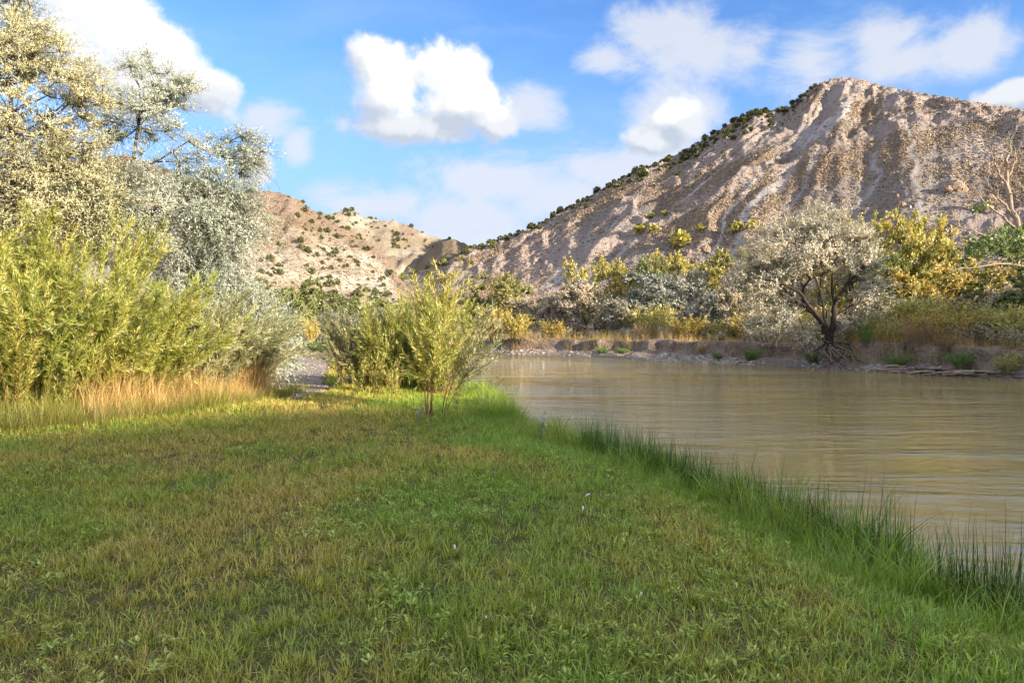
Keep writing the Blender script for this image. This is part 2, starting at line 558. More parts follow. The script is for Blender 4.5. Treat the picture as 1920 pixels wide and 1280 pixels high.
prof_d = np.array([-2.5, -0.8, -0.1, 0.3, 0.7, 1.1, 1.45, 1.6, 1.7, 1.74, 1.78, 1.84, 1.95, 2.15, 2.5, 3.2, 5.0, 9.5])
prof_z = np.array([-1.7, -1.15, -0.86, -0.74, -0.64, -0.55, -0.42, -0.25, -0.02, 0.14, 0.26, 0.33, 0.37, 0.385, 0.39, 0.37, 0.36, -0.15])
TT, DD = np.meshgrid(BT, prof_d, indexing='ij')
ZZ = np.tile(prof_z, (len(BT), 1))
toew = 0.6 + 1.1 * fbm(BT * 0.12, BT * 0 + 9, 3, 31)[:, None]
DDm = DD * np.where(DD > 0, toew, 1) + bank_offset(BT)[:, None] * sstep(DD, -0.5, 1.6)
hvar = (0.35 + 1.25 * fbm(BT * 0.09, BT * 0, 3, 12))[:, None]
up = sstep(ZZ, -0.85, 0.3)
ZZ = np.where(ZZ > -0.7, -0.7 + (ZZ + 0.7) * hvar, ZZ)
rg = (fbm(TT * 1.7, DD * 3.0, 5, 14) - 0.5)
slump = (ridged(TT * 0.8, DD * 0.8, 4, 41) - 0.55)
ZZ = ZZ + rg * 0.42 * sstep(DD, -0.2, 0.6) * (1 - 0.6 * sstep(DD, 2.2, 3))
DDm = DDm + slump * 1.5 * sstep(DD, 0.8, 1.7) * (1 - sstep(DD, 2.5, 4))
PX = BX[:, None] + NX[:, None] * DDm
PY = BY[:, None] + NY[:, None] * DDm
toe = (1 - sstep(DD, 0.9, 1.5)) * sstep(fbm(TT * 0.3, DD, 3, 77), 0.3, 0.5)
nr, nc = PX.shape
fc = grid_faces(nr, nc)[:, ::-1]
tag(obj('river_bank', mesh_np('river_bank', np.stack([PX.ravel(), PY.ravel(), ZZ.ravel()], 1), fc, M_BANK, {'toe': toe.ravel()}, True)), kind='structure')


def bank_point(t, d):
    """point on the far bank at arc length t and profile distance d"""
    i = int(np.clip(np.searchsorted(BT, t), 0, nr - 1))
    return np.array([np.interp(d, DD[i], PX[i]), np.interp(d, DD[i], PY[i]), np.interp(d, DD[i], ZZ[i])])


def bank_t_for_px(x):
    return float(np.interp(math.atan2(x - 960, F), np.arctan2(BX, BY), BT))


# ------------------------------------------------------------------ hills
def hill_mat(name, c_dark, c_mid, c_light, c_rock):
    m, b = new_mat(name)
    tc = b.node('ShaderNodeTexCoord')
    P = tc.outputs['Object']
    tone = b.node('ShaderNodeAttribute', attribute_name='tone').outputs['Fac']
    rock = b.node('ShaderNodeAttribute', attribute_name='rock').outputs['Fac']
    n1 = b.noise(P, 0.09, 6, 0.65)
    n2 = b.noise(P, 0.7, 6, 0.7)
    n3 = b.noise(P, 2.6, 3, 0.6)
    f = b.math('ADD', tone, b.math('MULTIPLY', b.math('SUBTRACT', n1, 0.5), 0.5))
    f = b.math('ADD', f, b.math('MULTIPLY', b.math('SUBTRACT', n2, 0.5), 0.55))
    c = b.ramp(f, [(0.15, c_dark), (0.5, c_mid), (0.85, c_light)])
    rc = b.mix(b.smooth(n2, 0.3, 0.7), tuple(v * 0.72 for v in c_rock), c_rock)
    c = b.mix(rock, c, rc)
    # low scrub reads as dark specks where single plants are too small to build
    sp = b.smooth(n3, 0.56, 0.66)
    c = b.mix(b.math('MULTIPLY', sp, 0.45), c, (0.13, 0.11, 0.065))
    p = b.node('ShaderNodeBsdfDiffuse')
    b.put(p.inputs[0], c)
    bp = b.node('ShaderNodeBump'); bp.inputs['Strength'].default_value = 1.0; bp.inputs['Distance'].default_value = 1.7
    b.put(bp.inputs['Height'], b.math('ADD', n2, b.math('MULTIPLY', n3, 0.4)))
    b.l.new(bp.outputs[0], p.inputs['Normal'])
    out(b, p.outputs[0])
    return m


M_MOUNT = hill_mat('mountain_slope', (0.267, 0.235, 0.227), (0.395, 0.359, 0.361), (0.553, 0.519, 0.536), (0.494, 0.411, 0.389))
M_LHILL = hill_mat('left_hill_slope', (0.253, 0.205, 0.149), (0.413, 0.356, 0.287), (0.618, 0.583, 0.512), (0.394, 0.292, 0.237))


class Hill:
    def __init__(self, name, U, Yv, zfun, sil, mat, fit=True, attrs=None):
        self.U = U; self.Y = Yv
        UU, YY = np.meshgrid(U, Yv, indexing='ij')
        XX = UU * YY
        Z = zfun(XX, YY, UU)
        if fit:
            T = np.interp(U * F + 960, [s[0] for s in sil], [s[1] for s in sil])
            T = (HZ - T) / F
            cur = ((Z - EYE) / YY).max(axis=1)
            k = np.clip(T / np.maximum(cur, 0.02), 0.0, 1.8)
            ks = np.convolve(np.pad(k, 3, mode='edge'), np.ones(7) / 7, 'valid')
            Z = EYE + (Z - EYE) * ks[:, None]
            Z = np.where(Z < -2, -2, Z)
        self.Z = Z; self.X = XX; self.YY = YY; self.UU = UU
        e = (Z - EYE) / YY
        cm = np.maximum.accumulate(e, axis=1)
        self.vis = e >= cm - 0.003
        self.px = UU * F + 960
        self.v = HZ - e * F
        a = attrs(XX, YY, Z, self) if attrs else {}
        self.attrs = a
        me = mesh_np(name, np.stack([XX.ravel(), YY.ravel(), Z.ravel()], 1), grid_faces(len(U), len(Yv)), mat,
                     {k_: v_.ravel() for k_, v_ in a.items()}, True)
        self.ob = tag(obj(name, me), kind='structure')

    def sample(self, n, weight):
        """n surface points drawn with the given weight per vertex (times plan area), jittered along the mesh"""
        area = (self.YY * np.gradient(self.U)[:, None]) * np.gradient(self.Y)[None, :]
        w = (weight * area).ravel()
        idx = rng.choice(w.size, n, p=w / w.sum())
        i, j = np.unravel_index(idx, self.X.shape)
        i = np.clip(i, 0, len(self.U) - 2); j = np.clip(j, 0, len(self.Y) - 2)
        a = rng.random(n); c = rng.random(n)
        def bl(A):
            return (A[i, j] * (1 - a) + A[i + 1, j] * a) * (1 - c) + (A[i, j + 1] * (1 - a) + A[i + 1, j + 1] * a) * c
        return bl(self.X), bl(self.YY), bl(self.Z)

    def at(self, px, v):
        """surface point seen near photo pixel (px, v)"""
        i = int(np.argmin(np.abs(self.U - (px - 960) / F)))
        col = np.where(self.vis[i], np.abs(self.v[i] - v), 1e9)
        j = int(np.argmin(col))
        return self.X[i, j], self.YY[i, j], self.Z[i, j]


def smin(a, c, k):
    h = np.clip(0.5 + 0.5 * (c - a) / k, 0, 1)
    return c * (1 - h) + a * h - k * h * (1 - h)


def flow(X, Y):
    th = np.arctan2(211 - X, 400 - Y) + (fbm(X * 0.012, Y * 0.012, 2, 61) - 0.5) * 0.16 + (fbm(X * 0.05, Y * 0.05, 3, 62) - 0.5) * 0.055
    rho = np.hypot(211 - X, 400 - Y)
    return th, rho


def mountain_z(X, Y, U):
    L = 115 + .43 * (X - 154) + .53 * (Y - 318)
    B = 115 + .438 * (X - 154) - .40 * (Y - 318)
    R = 115 - .25 * (X - 154) + .30 * (Y - 318)
    # the lower left apron turns to face the camera
    z = smin(smin(L, B, 7), R, 12)
    apron = 6 + 0.20 * (Y - 190) + 0.16 * (X - 20)
    z = np.maximum(z, smin(apron, B, 6) * sstep(-X, -60, 20) + z * (1 - sstep(-X, -60, 20)))
    th, rho = flow(X, Y)
    face = sstep(z, 3, 30)
    r1 = ridged(th * 7.5, rho * 0.006, 2, 3) - 0.5
    r2 = ridged(th * 17, rho * 0.010, 2, 8) - 0.5
    r3 = ridged(th * 46, rho * 0.03, 2, 18) - 0.5
    amp = face * (0.55 + 0.45 * sstep(th, 0.25, 0.6))
    mod_ = 0.35 + 1.1 * fbm(X * 0.025, Y * 0.025, 2, 64)
    z = z + (r1 * 7.0 + (r2 * 4.2 + r3 * 0.9) * mod_) * amp
    # broken rock near the crest and along a few spurs
    crest = sstep(z / 115, 0.52, 0.80) * sstep(ridged(th * 9, rho * .02, 2, 90), 0.5, 0.75)
    crest = np.maximum(crest, sstep(z / 115, 0.80, 0.93))
    crest = np.maximum(crest, sstep(ridged(X * 0.022 + 3, Y * 0.030, 2, 93), 0.68, 0.80) * face * 0.8)
    z = z + crest * ((ridged(X * 0.11, Y * 0.11, 5, 70, 0.6) - 0.45) * 8.0)
    z = z + (fbm(X * 0.35, Y * 0.35, 4, 5) - 0.5) * 1.6 * face
    return z


SIL_R = [(-400, 640), (500, 600), (600, 580), (700, 540), (740, 521), (800, 505), (860, 480), (885, 464), (900, 462), (960, 440), (1000, 425),
         (1050, 398), (1100, 372), (1150, 342), (1200, 318), (1250, 300), (1300, 272), (1350, 245), (1390, 218), (1410, 210),
         (1440, 208), (1475, 200), (1495, 190), (1510, 172), (1540, 155), (1575, 144), (1610, 148), (1650, 160), (1700, 170),
         (1760, 180), (1850, 195), (1920, 205), (2100, 240), (2400, 330), (3200, 480)]


def mount_attrs(X, Y, Z, h):
    th, rho = flow(X, Y)
    st = fbm(th * 55, rho * 0.035, 3, 33)
    chute = sstep(ridged(th * 15 + 0.2, rho * 0.004, 1, 48), 0.90, 0.985)
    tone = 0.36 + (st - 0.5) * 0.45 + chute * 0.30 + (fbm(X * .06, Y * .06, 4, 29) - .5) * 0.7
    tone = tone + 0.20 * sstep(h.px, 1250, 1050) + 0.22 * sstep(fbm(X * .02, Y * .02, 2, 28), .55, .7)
    rk = sstep(Z / 115, 0.60, 0.85) * sstep(ridged(th * 9, rho * .02, 2, 90), 0.5, 0.72)
    rk = np.maximum(rk, sstep(Z / 115, 0.84, 0.95) * (h.px < 1700))
    rk = np.maximum(rk, sstep(ridged(X * 0.022 + 3, Y * 0.030, 2, 93), 0.68, 0.78))
    h.chute = chute; h.rock = rk
    return {'tone': tone, 'rock': rk * 0.9}


Um = np.linspace(-0.40, 0.98, 720)
Ym = np.concatenate([np.linspace(70, 330, 330), np.geomspace(333, 520, 24)])
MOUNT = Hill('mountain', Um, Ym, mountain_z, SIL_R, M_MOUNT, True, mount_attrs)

SIL_L = [(-900, 240), (-300, 330), (0, 322), (100, 306), (240, 290), (350, 330), (450, 357), (510, 359), (540, 366), (565, 377), (590, 398), (640, 425), (700, 458), (735, 492), (748, 520),
         (800, 575), (900, 640)]


def left_z(X, Y, U):
    T = np.interp(U * F + 960, [s[0] for s in SIL_L], [(HZ - s[1]) / F for s in SIL_L])
    Yb = 100 + 60 * sstep(U, -0.5, -0.2)
    Yr = Yb + 60 + T * 420
    f = np.clip((Y - Yb) / (Yr - Yb), 0, 1)
    f = f ** 0.85
    z = EYE + T * f * Y
    back = np.clip(Y - Yr, 0, 1e9)
    z = z - back * 0.35 - 1.5 * (1 - sstep(f, 0, 0.1))
    g = ridged(X * 0.035 + Y * 0.02, Y * 0.012, 3, 51) - 0.5
    z = z + (g * 8 + (ridged(X * 0.09, Y * 0.09, 5, 15, 0.6) - 0.5) * 5.5) * sstep(f, 0.03, 0.35)
    # a band of cliff
    z = z + 2.6 * sstep(f + (fbm(X * .05, Y * .05, 3, 81) - .5) * .25, 0.83, 0.87) * (1 - sstep(Y - Yr, 0, 20))
    return z


def left_attrs(X, Y, Z, h):
    f = fbm(X * 0.035, Z * 0.11, 4, 7)
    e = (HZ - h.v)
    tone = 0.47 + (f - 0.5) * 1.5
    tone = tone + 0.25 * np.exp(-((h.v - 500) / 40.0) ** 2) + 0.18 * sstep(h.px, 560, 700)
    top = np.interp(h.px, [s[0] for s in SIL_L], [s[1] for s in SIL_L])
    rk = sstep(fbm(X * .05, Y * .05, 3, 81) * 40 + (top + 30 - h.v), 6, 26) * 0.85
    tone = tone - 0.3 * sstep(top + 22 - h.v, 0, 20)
    return {'tone': tone, 'rock': np.clip(rk, 0, 1)}


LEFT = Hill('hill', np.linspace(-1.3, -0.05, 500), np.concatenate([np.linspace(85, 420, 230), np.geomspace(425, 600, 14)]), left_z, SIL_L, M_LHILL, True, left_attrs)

SIL_F = [(200, 330), (500, 392), (590, 399), (620, 402), (645, 396), (665, 396), (682, 408), (740, 415), (770, 424), (800, 440), (828, 449), (850, 447), (866, 455), (885, 463), (950, 490), (1100, 520), (1300, 580)]


def far_z(X, Y, U):
    T = np.interp(U * F + 960, [s[0] for s in SIL_F], [(HZ - s[1]) / F for s in SIL_F])
    Yr = 455
    f = np.clip((Y - 275) / (Yr - 275), 0, 1) ** 0.9
    z = EYE + T * f * Y - np.clip(Y - Yr, 0, 1e9) * 0.3
    z = z + ((ridged(X * 0.022 - Y * 0.006, Y * 0.010, 3, 52) - 0.5) * 20 + (ridged(X * 0.07, Y * 0.07, 5, 16, 0.6) - 0.5) * 8) * sstep(f, 0.02, 0.3)
    return z


FARH = Hill('hill', np.linspace(-0.55, 0.22, 330), np.concatenate([np.linspace(270, 520, 130), np.geomspace(530, 800, 10)]), far_z, SIL_F, M_LHILL, True,
            lambda X, Y, Z, h: {'tone': 0.32 + (fbm(X * 0.03, Z * 0.1, 4, 7) - 0.5) * 1.1 + 0.35 * sstep(fbm(X * .03, Y * .03, 2, 66), .52, .66) * sstep(h.v, 415, 440),
                                'rock': sstep(ridged(X * .02, Y * .02, 3, 44), .68, .8) * 0.7})

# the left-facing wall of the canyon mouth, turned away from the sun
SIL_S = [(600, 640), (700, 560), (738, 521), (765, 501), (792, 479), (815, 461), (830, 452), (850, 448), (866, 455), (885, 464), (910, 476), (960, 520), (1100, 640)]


def spur_z(X, Y, U):
    T = np.interp(U * F + 960, [s[0] for s in SIL_S], [(HZ - s[1]) / F for s in SIL_S])
    z = EYE + T * 372 - np.clip(372 - Y, 0, 1e9) * 0.30 - np.clip(Y - 372, 0, 1e9) * 0.7
    return z + (ridged(X * 0.06, Y * 0.06, 4, 26) - 0.5) * 3.0 + (fbm(X * .3, Y * .3, 3, 5) - .5) * 0.8


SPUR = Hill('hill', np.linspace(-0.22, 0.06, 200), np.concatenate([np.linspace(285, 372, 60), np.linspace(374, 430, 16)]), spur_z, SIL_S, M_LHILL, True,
            lambda X, Y, Z, h: {'tone': 0.12 + (fbm(X * 0.05, Z * 0.1, 4, 9) - 0.5) * 0.4, 'rock': sstep(h.v, 460, 451) * 0.5})  # low tone paints extra shade into this slope's colour

# unseen hill added right of the view, crest shaped to keep low sun off lawn and river
sx_, sy_ = math.sin(SUN_AZ), math.cos(SUN_AZ)
wq = np.linspace(-110, 78, 190); qq = np.linspace(40, 150, 90)
WW_, QQ_ = np.meshgrid(wq, qq, indexing='ij')
crest = np.interp(WW_, [-110, -20, 2, 14, 24, 36, 60, 70, 78], [6, 5, 2.9, 2.1, 2.8, 3.7, 3.6, 0.5, -14]) + 86 * math.tan(SUN_EL)
shape = np.where(QQ_ < 86, sstep(QQ_, 40, 90), 1 - 0.8 * sstep(QQ_, 84, 150))
HZ_ = -2 + (crest + 2) * np.minimum(shape / 0.985, 1.0) * np.where(QQ_ < 86, 1, 1)
HZ_ = HZ_ + (fbm(WW_ * 0.16, QQ_ * 0.1, 4, 12) - 0.5) * 2.2 * sstep(QQ_, 42, 60)
HX_ = QQ_ * sx_ + WW_ * (-sy_); HY_ = QQ_ * sy_ + WW_ * sx_
tag(obj('hill', mesh_np('hill', np.stack([HX_.ravel(), HY_.ravel(), HZ_.ravel()], 1), grid_faces(190, 90), M_MOUNT, {'tone': np.full(HX_.size, 0.35), 'rock': np.zeros(HX_.size)}, True)), kind='structure')

# ------------------------------------------------------------------ foliage builders
def norm(a):
    return a / np.maximum(np.linalg.norm(a, axis=-1, keepdims=True), 1e-9)


def rand_dir(n, r=None):
    r = r or rng
    return norm(r.normal(size=(n, 3)))


def leaves_mesh(name, base, axis, L, W, mat, fold=0.0, rnd=None, tri=False, face=None):
    """one folded rhombus per leaf: base (N,3), axis (N,3), L (N), W (N)"""
    n = len(base)
    pref = rand_dir(n) if face is None else face + rand_dir(n) * 0.5
    side = norm(np.cross(axis, pref))
    nrm = np.cross(side, axis)
    L = np.asarray(L)[:, None]; W = np.asarray(W)[:, None]
    if rnd is None:
        rnd = rng.random(n)
    if tri:
        q = base + axis * L * 0.25
        v = np.stack([q + side * W * 0.5, base + axis * L, q - side * W * 0.5], 1).reshape(-1, 3)
        return mesh_np(name, v, np.arange(n * 3).reshape(n, 3), mat, {'rnd': np.repeat(np.clip(rnd, 0, 1), 3)})
    mid = base + axis * L * 0.5 + nrm * L * 0.06
    v = np.stack([base, mid + side * W * 0.5, base + axis * L, mid - side * W * 0.5], 1).reshape(-1, 3)
    f = np.arange(n * 4).reshape(n, 4)
    if rnd is None:
        rnd = rng.random(n)
    return mesh_np(name, v, f, mat, {'rnd': np.repeat(np.clip(rnd, 0, 1), 4)})


def tube_arrays(P0, P1, R0, R1, sides=5):
    d = norm(P1 - P0)
    ref = np.where(np.abs(d[:, 2:3]) > 0.9, np.array([[1.0, 0, 0]]), np.array([[0, 0, 1.0]]))
    a = norm(np.cross(d, ref)); c = np.cross(d, a)
    ang = np.arange(sides) / sides * 2 * PI
    ring = a[:, None, :] * np.cos(ang)[None, :, None] + c[:, None, :] * np.sin(ang)[None, :, None]
    v0 = P0[:, None, :] + ring * R0[:, None, None]
    v1 = P1[:, None, :] + ring * R1[:, None, None]
    n = len(P0)
    V = np.concatenate([v0, v1], 1).reshape(-1, 3)
    k = np.arange(sides); k2 = (k + 1) % sides
    f = np.stack([k, k2, k2 + sides, k + sides], 1)
    Fc = (f[None] + (np.arange(n) * 2 * sides)[:, None, None]).reshape(-1, 4)
    return V, Fc


def grow(base, pts, trunk, bend=0.35, jit=0.05, maxseg=0.6, r=None):
    """branch graph joining the crown points to the trunk polyline"""
    r = r or rng
    nodes = [np.array(base, float)]; par = [-1]; plen = [0.0]
    for t in trunk:
        t = np.array(t, float)
        plen.append(plen[-1] + np.linalg.norm(t - nodes[-1])); par.append(len(nodes) - 1); nodes.append(t)
    order = np.argsort(np.linalg.norm(pts - np.array(trunk[-1] if len(trunk) else base), axis=1))
    arr = np.zeros((len(pts) * 6 + 50, 3)); pl = np.zeros(len(arr))
    n = len(nodes)
    arr[:n] = nodes; pl[:n] = plen
    ends = []
    first = 1 if len(trunk) else 0
    for i in order:
        p = pts[i]
        d = np.linalg.norm(arr[first:n] - p, axis=1)
        j = int(np.argmin(d + bend * pl[first:n])) + first
        dist = np.linalg.norm(arr[j] - p)
        k = max(1, int(dist / maxseg))
        k = min(k, 5)
        prev = j
        a = arr[j].copy()
        for s in range(1, k + 1):
            q = a + (p - a) * s / k
            if s < k:
                q = q + r.normal(size=3) * jit * dist + np.array([0, 0, 0.06 * dist * math.sin(PI * s / k)])
            if n >= len(arr):
                break
            arr[n] = q; par.append(prev); pl[n] = pl[prev] + np.linalg.norm(q - arr[prev]); prev = n; n += 1
        ends.append((prev, i))
    return arr[:n], np.array(par[:n]), ends


def branch_mesh(name, nodes, par, r0, rmax, mat, sides=5, extra=None):
    n = len(nodes)
    cnt = np.zeros(n)
    has = np.zeros(n, bool); has[par[par >= 0]] = True
    cnt[~has] = 1
    for i in range(n - 1, 0, -1):
        cnt[par[i]] += cnt[i]
    rad = np.minimum(r0 * cnt ** 0.45, rmax)
    idx = np.arange(1, n)
    P0 = nodes[par[idx]]; P1 = nodes[idx]
    R1 = rad[idx]; R0 = np.minimum(rad[par[idx]], R1 * 1.5)
    V, Fc = tube_arrays(P0, P1 + (P1 - P0) * 0.02, R0, R1, sides)
    Fs = [Fc]
    if extra is not None:
        V2, F2 = extra
        Fs = [np.concatenate([Fc, F2 + len(V)])] if F2.shape[1] == 4 else [Fc, F2 + len(V)]
        V = np.concatenate([V, V2])
    return mesh_np(name, V, Fs, mat, None, True), rad


def blob_points(blobs, n, shell=0.55, r=None):
    """points inside a union of ellipsoids (cx,cy,cz,rx,ry,rz), biased to the outside"""
    r = r or rng
    vols = np.array([b_[3] * b_[4] * b_[5] for b_ in blobs]) ** 0.8
    k = r.choice(len(blobs), n, p=vols / vols.sum())
    B = np.array(blobs)[k]
    d = rand_dir(n, r)
    rad = (shell + (1 - shell) * r.random(n)) ** (1 / 1.2)
    rad = np.where(r.random(n) < 0.25, r.random(n) ** 0.5, rad)
    return B[:, :3] + d * B[:, 3:] * rad[:, None]


def sprays(pts, centre, twigs, leaves, tl, L, W, up=0.3, out_=0.6, rnd_=0.8, droop=0.2, leafspread=0.8, leafdrop=0.0, r=None, wind=(0, 0, 0)):
    """twigs at each point with leaves along them; returns leaf base, axis, L, W and twig segments"""
    r = r or rng
    n = len(pts)
    o = norm(pts - centre)
    P = np.repeat(pts, twigs, 0); O = np.repeat(o, twigs, 0)
    d = norm(O * out_ + rand_dir(len(P), r) * rnd_ + np.array([0, 0, up]) + np.array(wind))
    ln = tl * (0.5 + r.random(len(P)))
    t = (np.arange(leaves) + 0.5) / leaves
    T = np.tile(t, (len(P), 1)) + r.normal(size=(len(P), leaves)) * 0.3 / leaves
    pos = P[:, None, :] + d[:, None, :] * (T * ln[:, None])[..., None]
    pos[..., 2] -= droop * (T ** 2) * ln[:, None]
    ax = norm(d[:, None, :] * (1 - leafspread * 0.4) + rand_dir(len(P) * leaves, r).reshape(len(P), leaves, 3) * leafspread + np.array([0, 0, -leafdrop]))
    m = len(P) * leaves
    LL = L * (0.65 + 0.7 * r.random(m)); WW = W * (0.7 + 0.6 * r.random(m))
    end = P + d * ln[:, None]; end[:, 2] -= droop * ln
    return pos.reshape(-1, 3), ax.reshape(-1, 3), LL, WW, (P, end)


def build_tree(name, loc, label, cat, blobs, npts, trunk, leafmat, barkmat, tw, lv, tl, L, W, group=None, r0=0.006, rmax=0.16, twig_r=0.0025,
               up=0.3, out_=0.6, rnd_=0.8, droop=0.2, leafspread=0.8, leafdrop=0.0, shell=0.5, base=(0, 0, 0), seed=1, wind=(0, 0, 0), bend=0.35, keep=None, tri=False):
    r = np.random.default_rng(seed)
    pts = blob_points(blobs, npts, shell, r)
    pts = pts[pts[:, 2] > 0.12]
    if keep is not None:
        pts = pts[keep(pts)]
    nodes, par, ends = grow(base, pts, trunk, bend, 0.06, 0.5, r)
    centre = np.array([np.mean([b_[0] for b_ in blobs]), np.mean([b_[1] for b_ in blobs]), np.mean([b_[2] for b_ in blobs]) - 0.4])
    bpos, bax, LL, WW, (P, E) = sprays(pts, centre, tw, lv, tl, L, W, up, out_, rnd_, droop, leafspread, leafdrop, r, wind)
    # leaf colour drifts in clumps through the crown
    cl = fbm(bpos[:, 0] * 1.1 + bpos[:, 1] * 0.7 + 50, bpos[:, 2] * 1.1 + bpos[:, 1] * 0.5 + 50, 2, 3)
    rn = np.clip(0.5 + (cl - 0.5) * 1.3 + (r.random(len(bpos)) - 0.5) * 0.75, 0, 1)
    root = thing(name, loc, label, cat, group)
    V2, F2 = tube_arrays(P, E, np.full(len(P), twig_r), np.full(len(P), twig_r * 0.4), 3)
    tm, _ = branch_mesh('trunk', nodes, par, r0, rmax, barkmat, 5, (V2, F2))
    obj('trunk', tm, root)
    # leaves face outwards from their own part of the crown, as they do towards the light
    Bc = np.array(blobs)
    dd = np.stack([np.linalg.norm((bpos - q_[:3]) / q_[3:], axis=1) for q_ in Bc], 1)
    near_ = Bc[np.argmin(dd, 1)]
    fc_ = norm((bpos - near_[:, :3]) / near_[:, 3:]) + np.array([0, 0, 0.35])
    obj('crown', leaves_mesh('crown', bpos, bax, LL, WW, leafmat, rnd=rn, tri=tri, face=fc_), root)
    return root


def willow(name, loc, label, cat, nst, H, spread, leafmat, stemmat, L=0.085, W=0.012, lpm=26, side=5, lean=(0, 0), group=None, seed=3, lowleaf=0.25, basr=0.25,
           stem_r=0.007, sidelen=0.45, arch=0.5, build=True):
    """a clump of arching stems with side shoots, narrow leaves along all of them"""
    r = np.random.default_rng(seed)
    seg = 10
    P0s, P1s, R0s, R1s = [], [], [], []
    LB, LA, RN = [], [], []
    for s in range(nst):
        a = r.random() * 2 * PI
        q = basr * math.sqrt(r.random())
        p = np.array([math.cos(a) * q * spread[0] * 1.6, math.sin(a) * q * spread[1] * 1.6, -0.05])
        h = H * (0.55 + 0.5 * r.random())
        lx = math.cos(a) * spread[0] * (0.3 + 0.7 * r.random()) + lean[0]
        ly = math.sin(a) * spread[1] * (0.3 + 0.7 * r.random()) + lean[1]
        tone = 0.5 + (r.random() - 0.5) * 0.6
        poly = [p]
        ph = r.random() * 6.28
        for k in range(1, seg + 1):
            t = k / seg
            z = h * (t - arch * 0.25 * t ** 3)
            poly.append(p + np.array([lx * (t ** 1.6) + 0.03 * math.sin(ph + 5 * t), ly * (t ** 1.6) + 0.03 * math.cos(ph + 4 * t), z]))
        poly = np.array(poly)
        rr = stem_r * (1 - 0.85 * np.arange(seg + 1) / seg) * (0.7 + 0.6 * r.random())
        P0s.append(poly[:-1]); P1s.append(poly[1:]); R0s.append(rr[:-1]); R1s.append(rr[1:])
        shoots = [(poly, lowleaf)]
        for q_ in range(side):
            t0 = 0.25 + 0.7 * r.random()
            i = min(int(t0 * seg), seg - 1)
            o = poly[i] + (poly[i + 1] - poly[i]) * (t0 * seg - i)
            d = norm((poly[i + 1] - poly[i])[None])[0] * 0.9 + r.normal(size=3) * 0.42
            d = d / np.linalg.norm(d)
            ln = sidelen * (0.5 + r.random()) * (1.15 - 0.5 * t0)
            tt = np.linspace(0, 1, 4)[:, None]
            sp = o + d * ln * tt + np.array([0, 0, 0.12 * ln]) * tt ** 2
            shoots.append((sp, 0.05))
            rs = np.array([0.0028, 0.0022, 0.0016, 0.0008])
            P0s.append(sp[:-1]); P1s.append(sp[1:]); R0s.append(rs[:-1]); R1s.append(rs[1:])
        for pl, lo in shoots:
            sl = np.linalg.norm(np.diff(pl, axis=0), axis=1)
            cs = np.concatenate([[0], np.cumsum(sl)])
            tot = cs[-1]
            m = max(3, int(tot * lpm * (1 - lo)))
            t = (lo + (1 - lo) * (r.random(m))) * tot
            pos = np.stack([np.interp(t, cs, pl[:, c_]) for c_ in range(3)], 1)
            i = np.clip(np.searchsorted(cs, t) - 1, 0, len(sl) - 1)
            d = (pl[i + 1] - pl[i]) / sl[i][:, None]
            ax = norm(d * 0.85 + rand_dir(m, r) * 0.62)
            LB.append(pos); LA.append(ax); RN.append(np.clip(tone + (r.random(m) - 0.5) * 0.6, 0, 1))
    LB = np.concatenate(LB); LA = np.concatenate(LA); RN = np.concatenate(RN)
    n = len(LB)
    root = thing(name, loc, label, cat, group)
    V, Fc = tube_arrays(np.concatenate(P0s), np.concatenate(P1s), np.concatenate(R0s), np.concatenate(R1s), 4)
    obj('stem', mesh_np('stem', V, Fc, stemmat, None, True), root)
    obj('foliage', leaves_mesh('foliage', LB, LA, L * (0.6 + 0.8 * r.random(n)), W * (0.7 + 0.6 * r.random(n)), leafmat, rnd=RN, tri=True, face=norm(LB - np.array([lean[0] * 0.5, lean[1] * 0.5, H * 0.35])) * 0.9), root)
    return root


def copy_tree(o, loc, scale, rz, label, group, color=None, name=None):
    r_ = o.copy(); COL.objects.link(r_)
    r_.location = loc; r_.scale = scale; r_.rotation_euler = (0, 0, rz)
    r_['label'] = label
    if group: r_['group'] = group
    for ch in list(o.children):
        c_ = ch.copy(); COL.objects.link(c_); c_.parent = r_
        if color: c_.color = color if ch.name.split('.')[0] in ('crown', 'foliage') else (1, 1, 1, 1)
    return r_


# ------------------------------------------------------------------ scattered stuff through geometry nodes
def src_collection(name, meshes):
    c_ = bpy.data.collections.new(name)
    for k, me_ in enumerate(meshes):
        o = bpy.data.objects.new(f"{name}_{k:02d}", me_)
        c_.objects.link(o)
    return c_


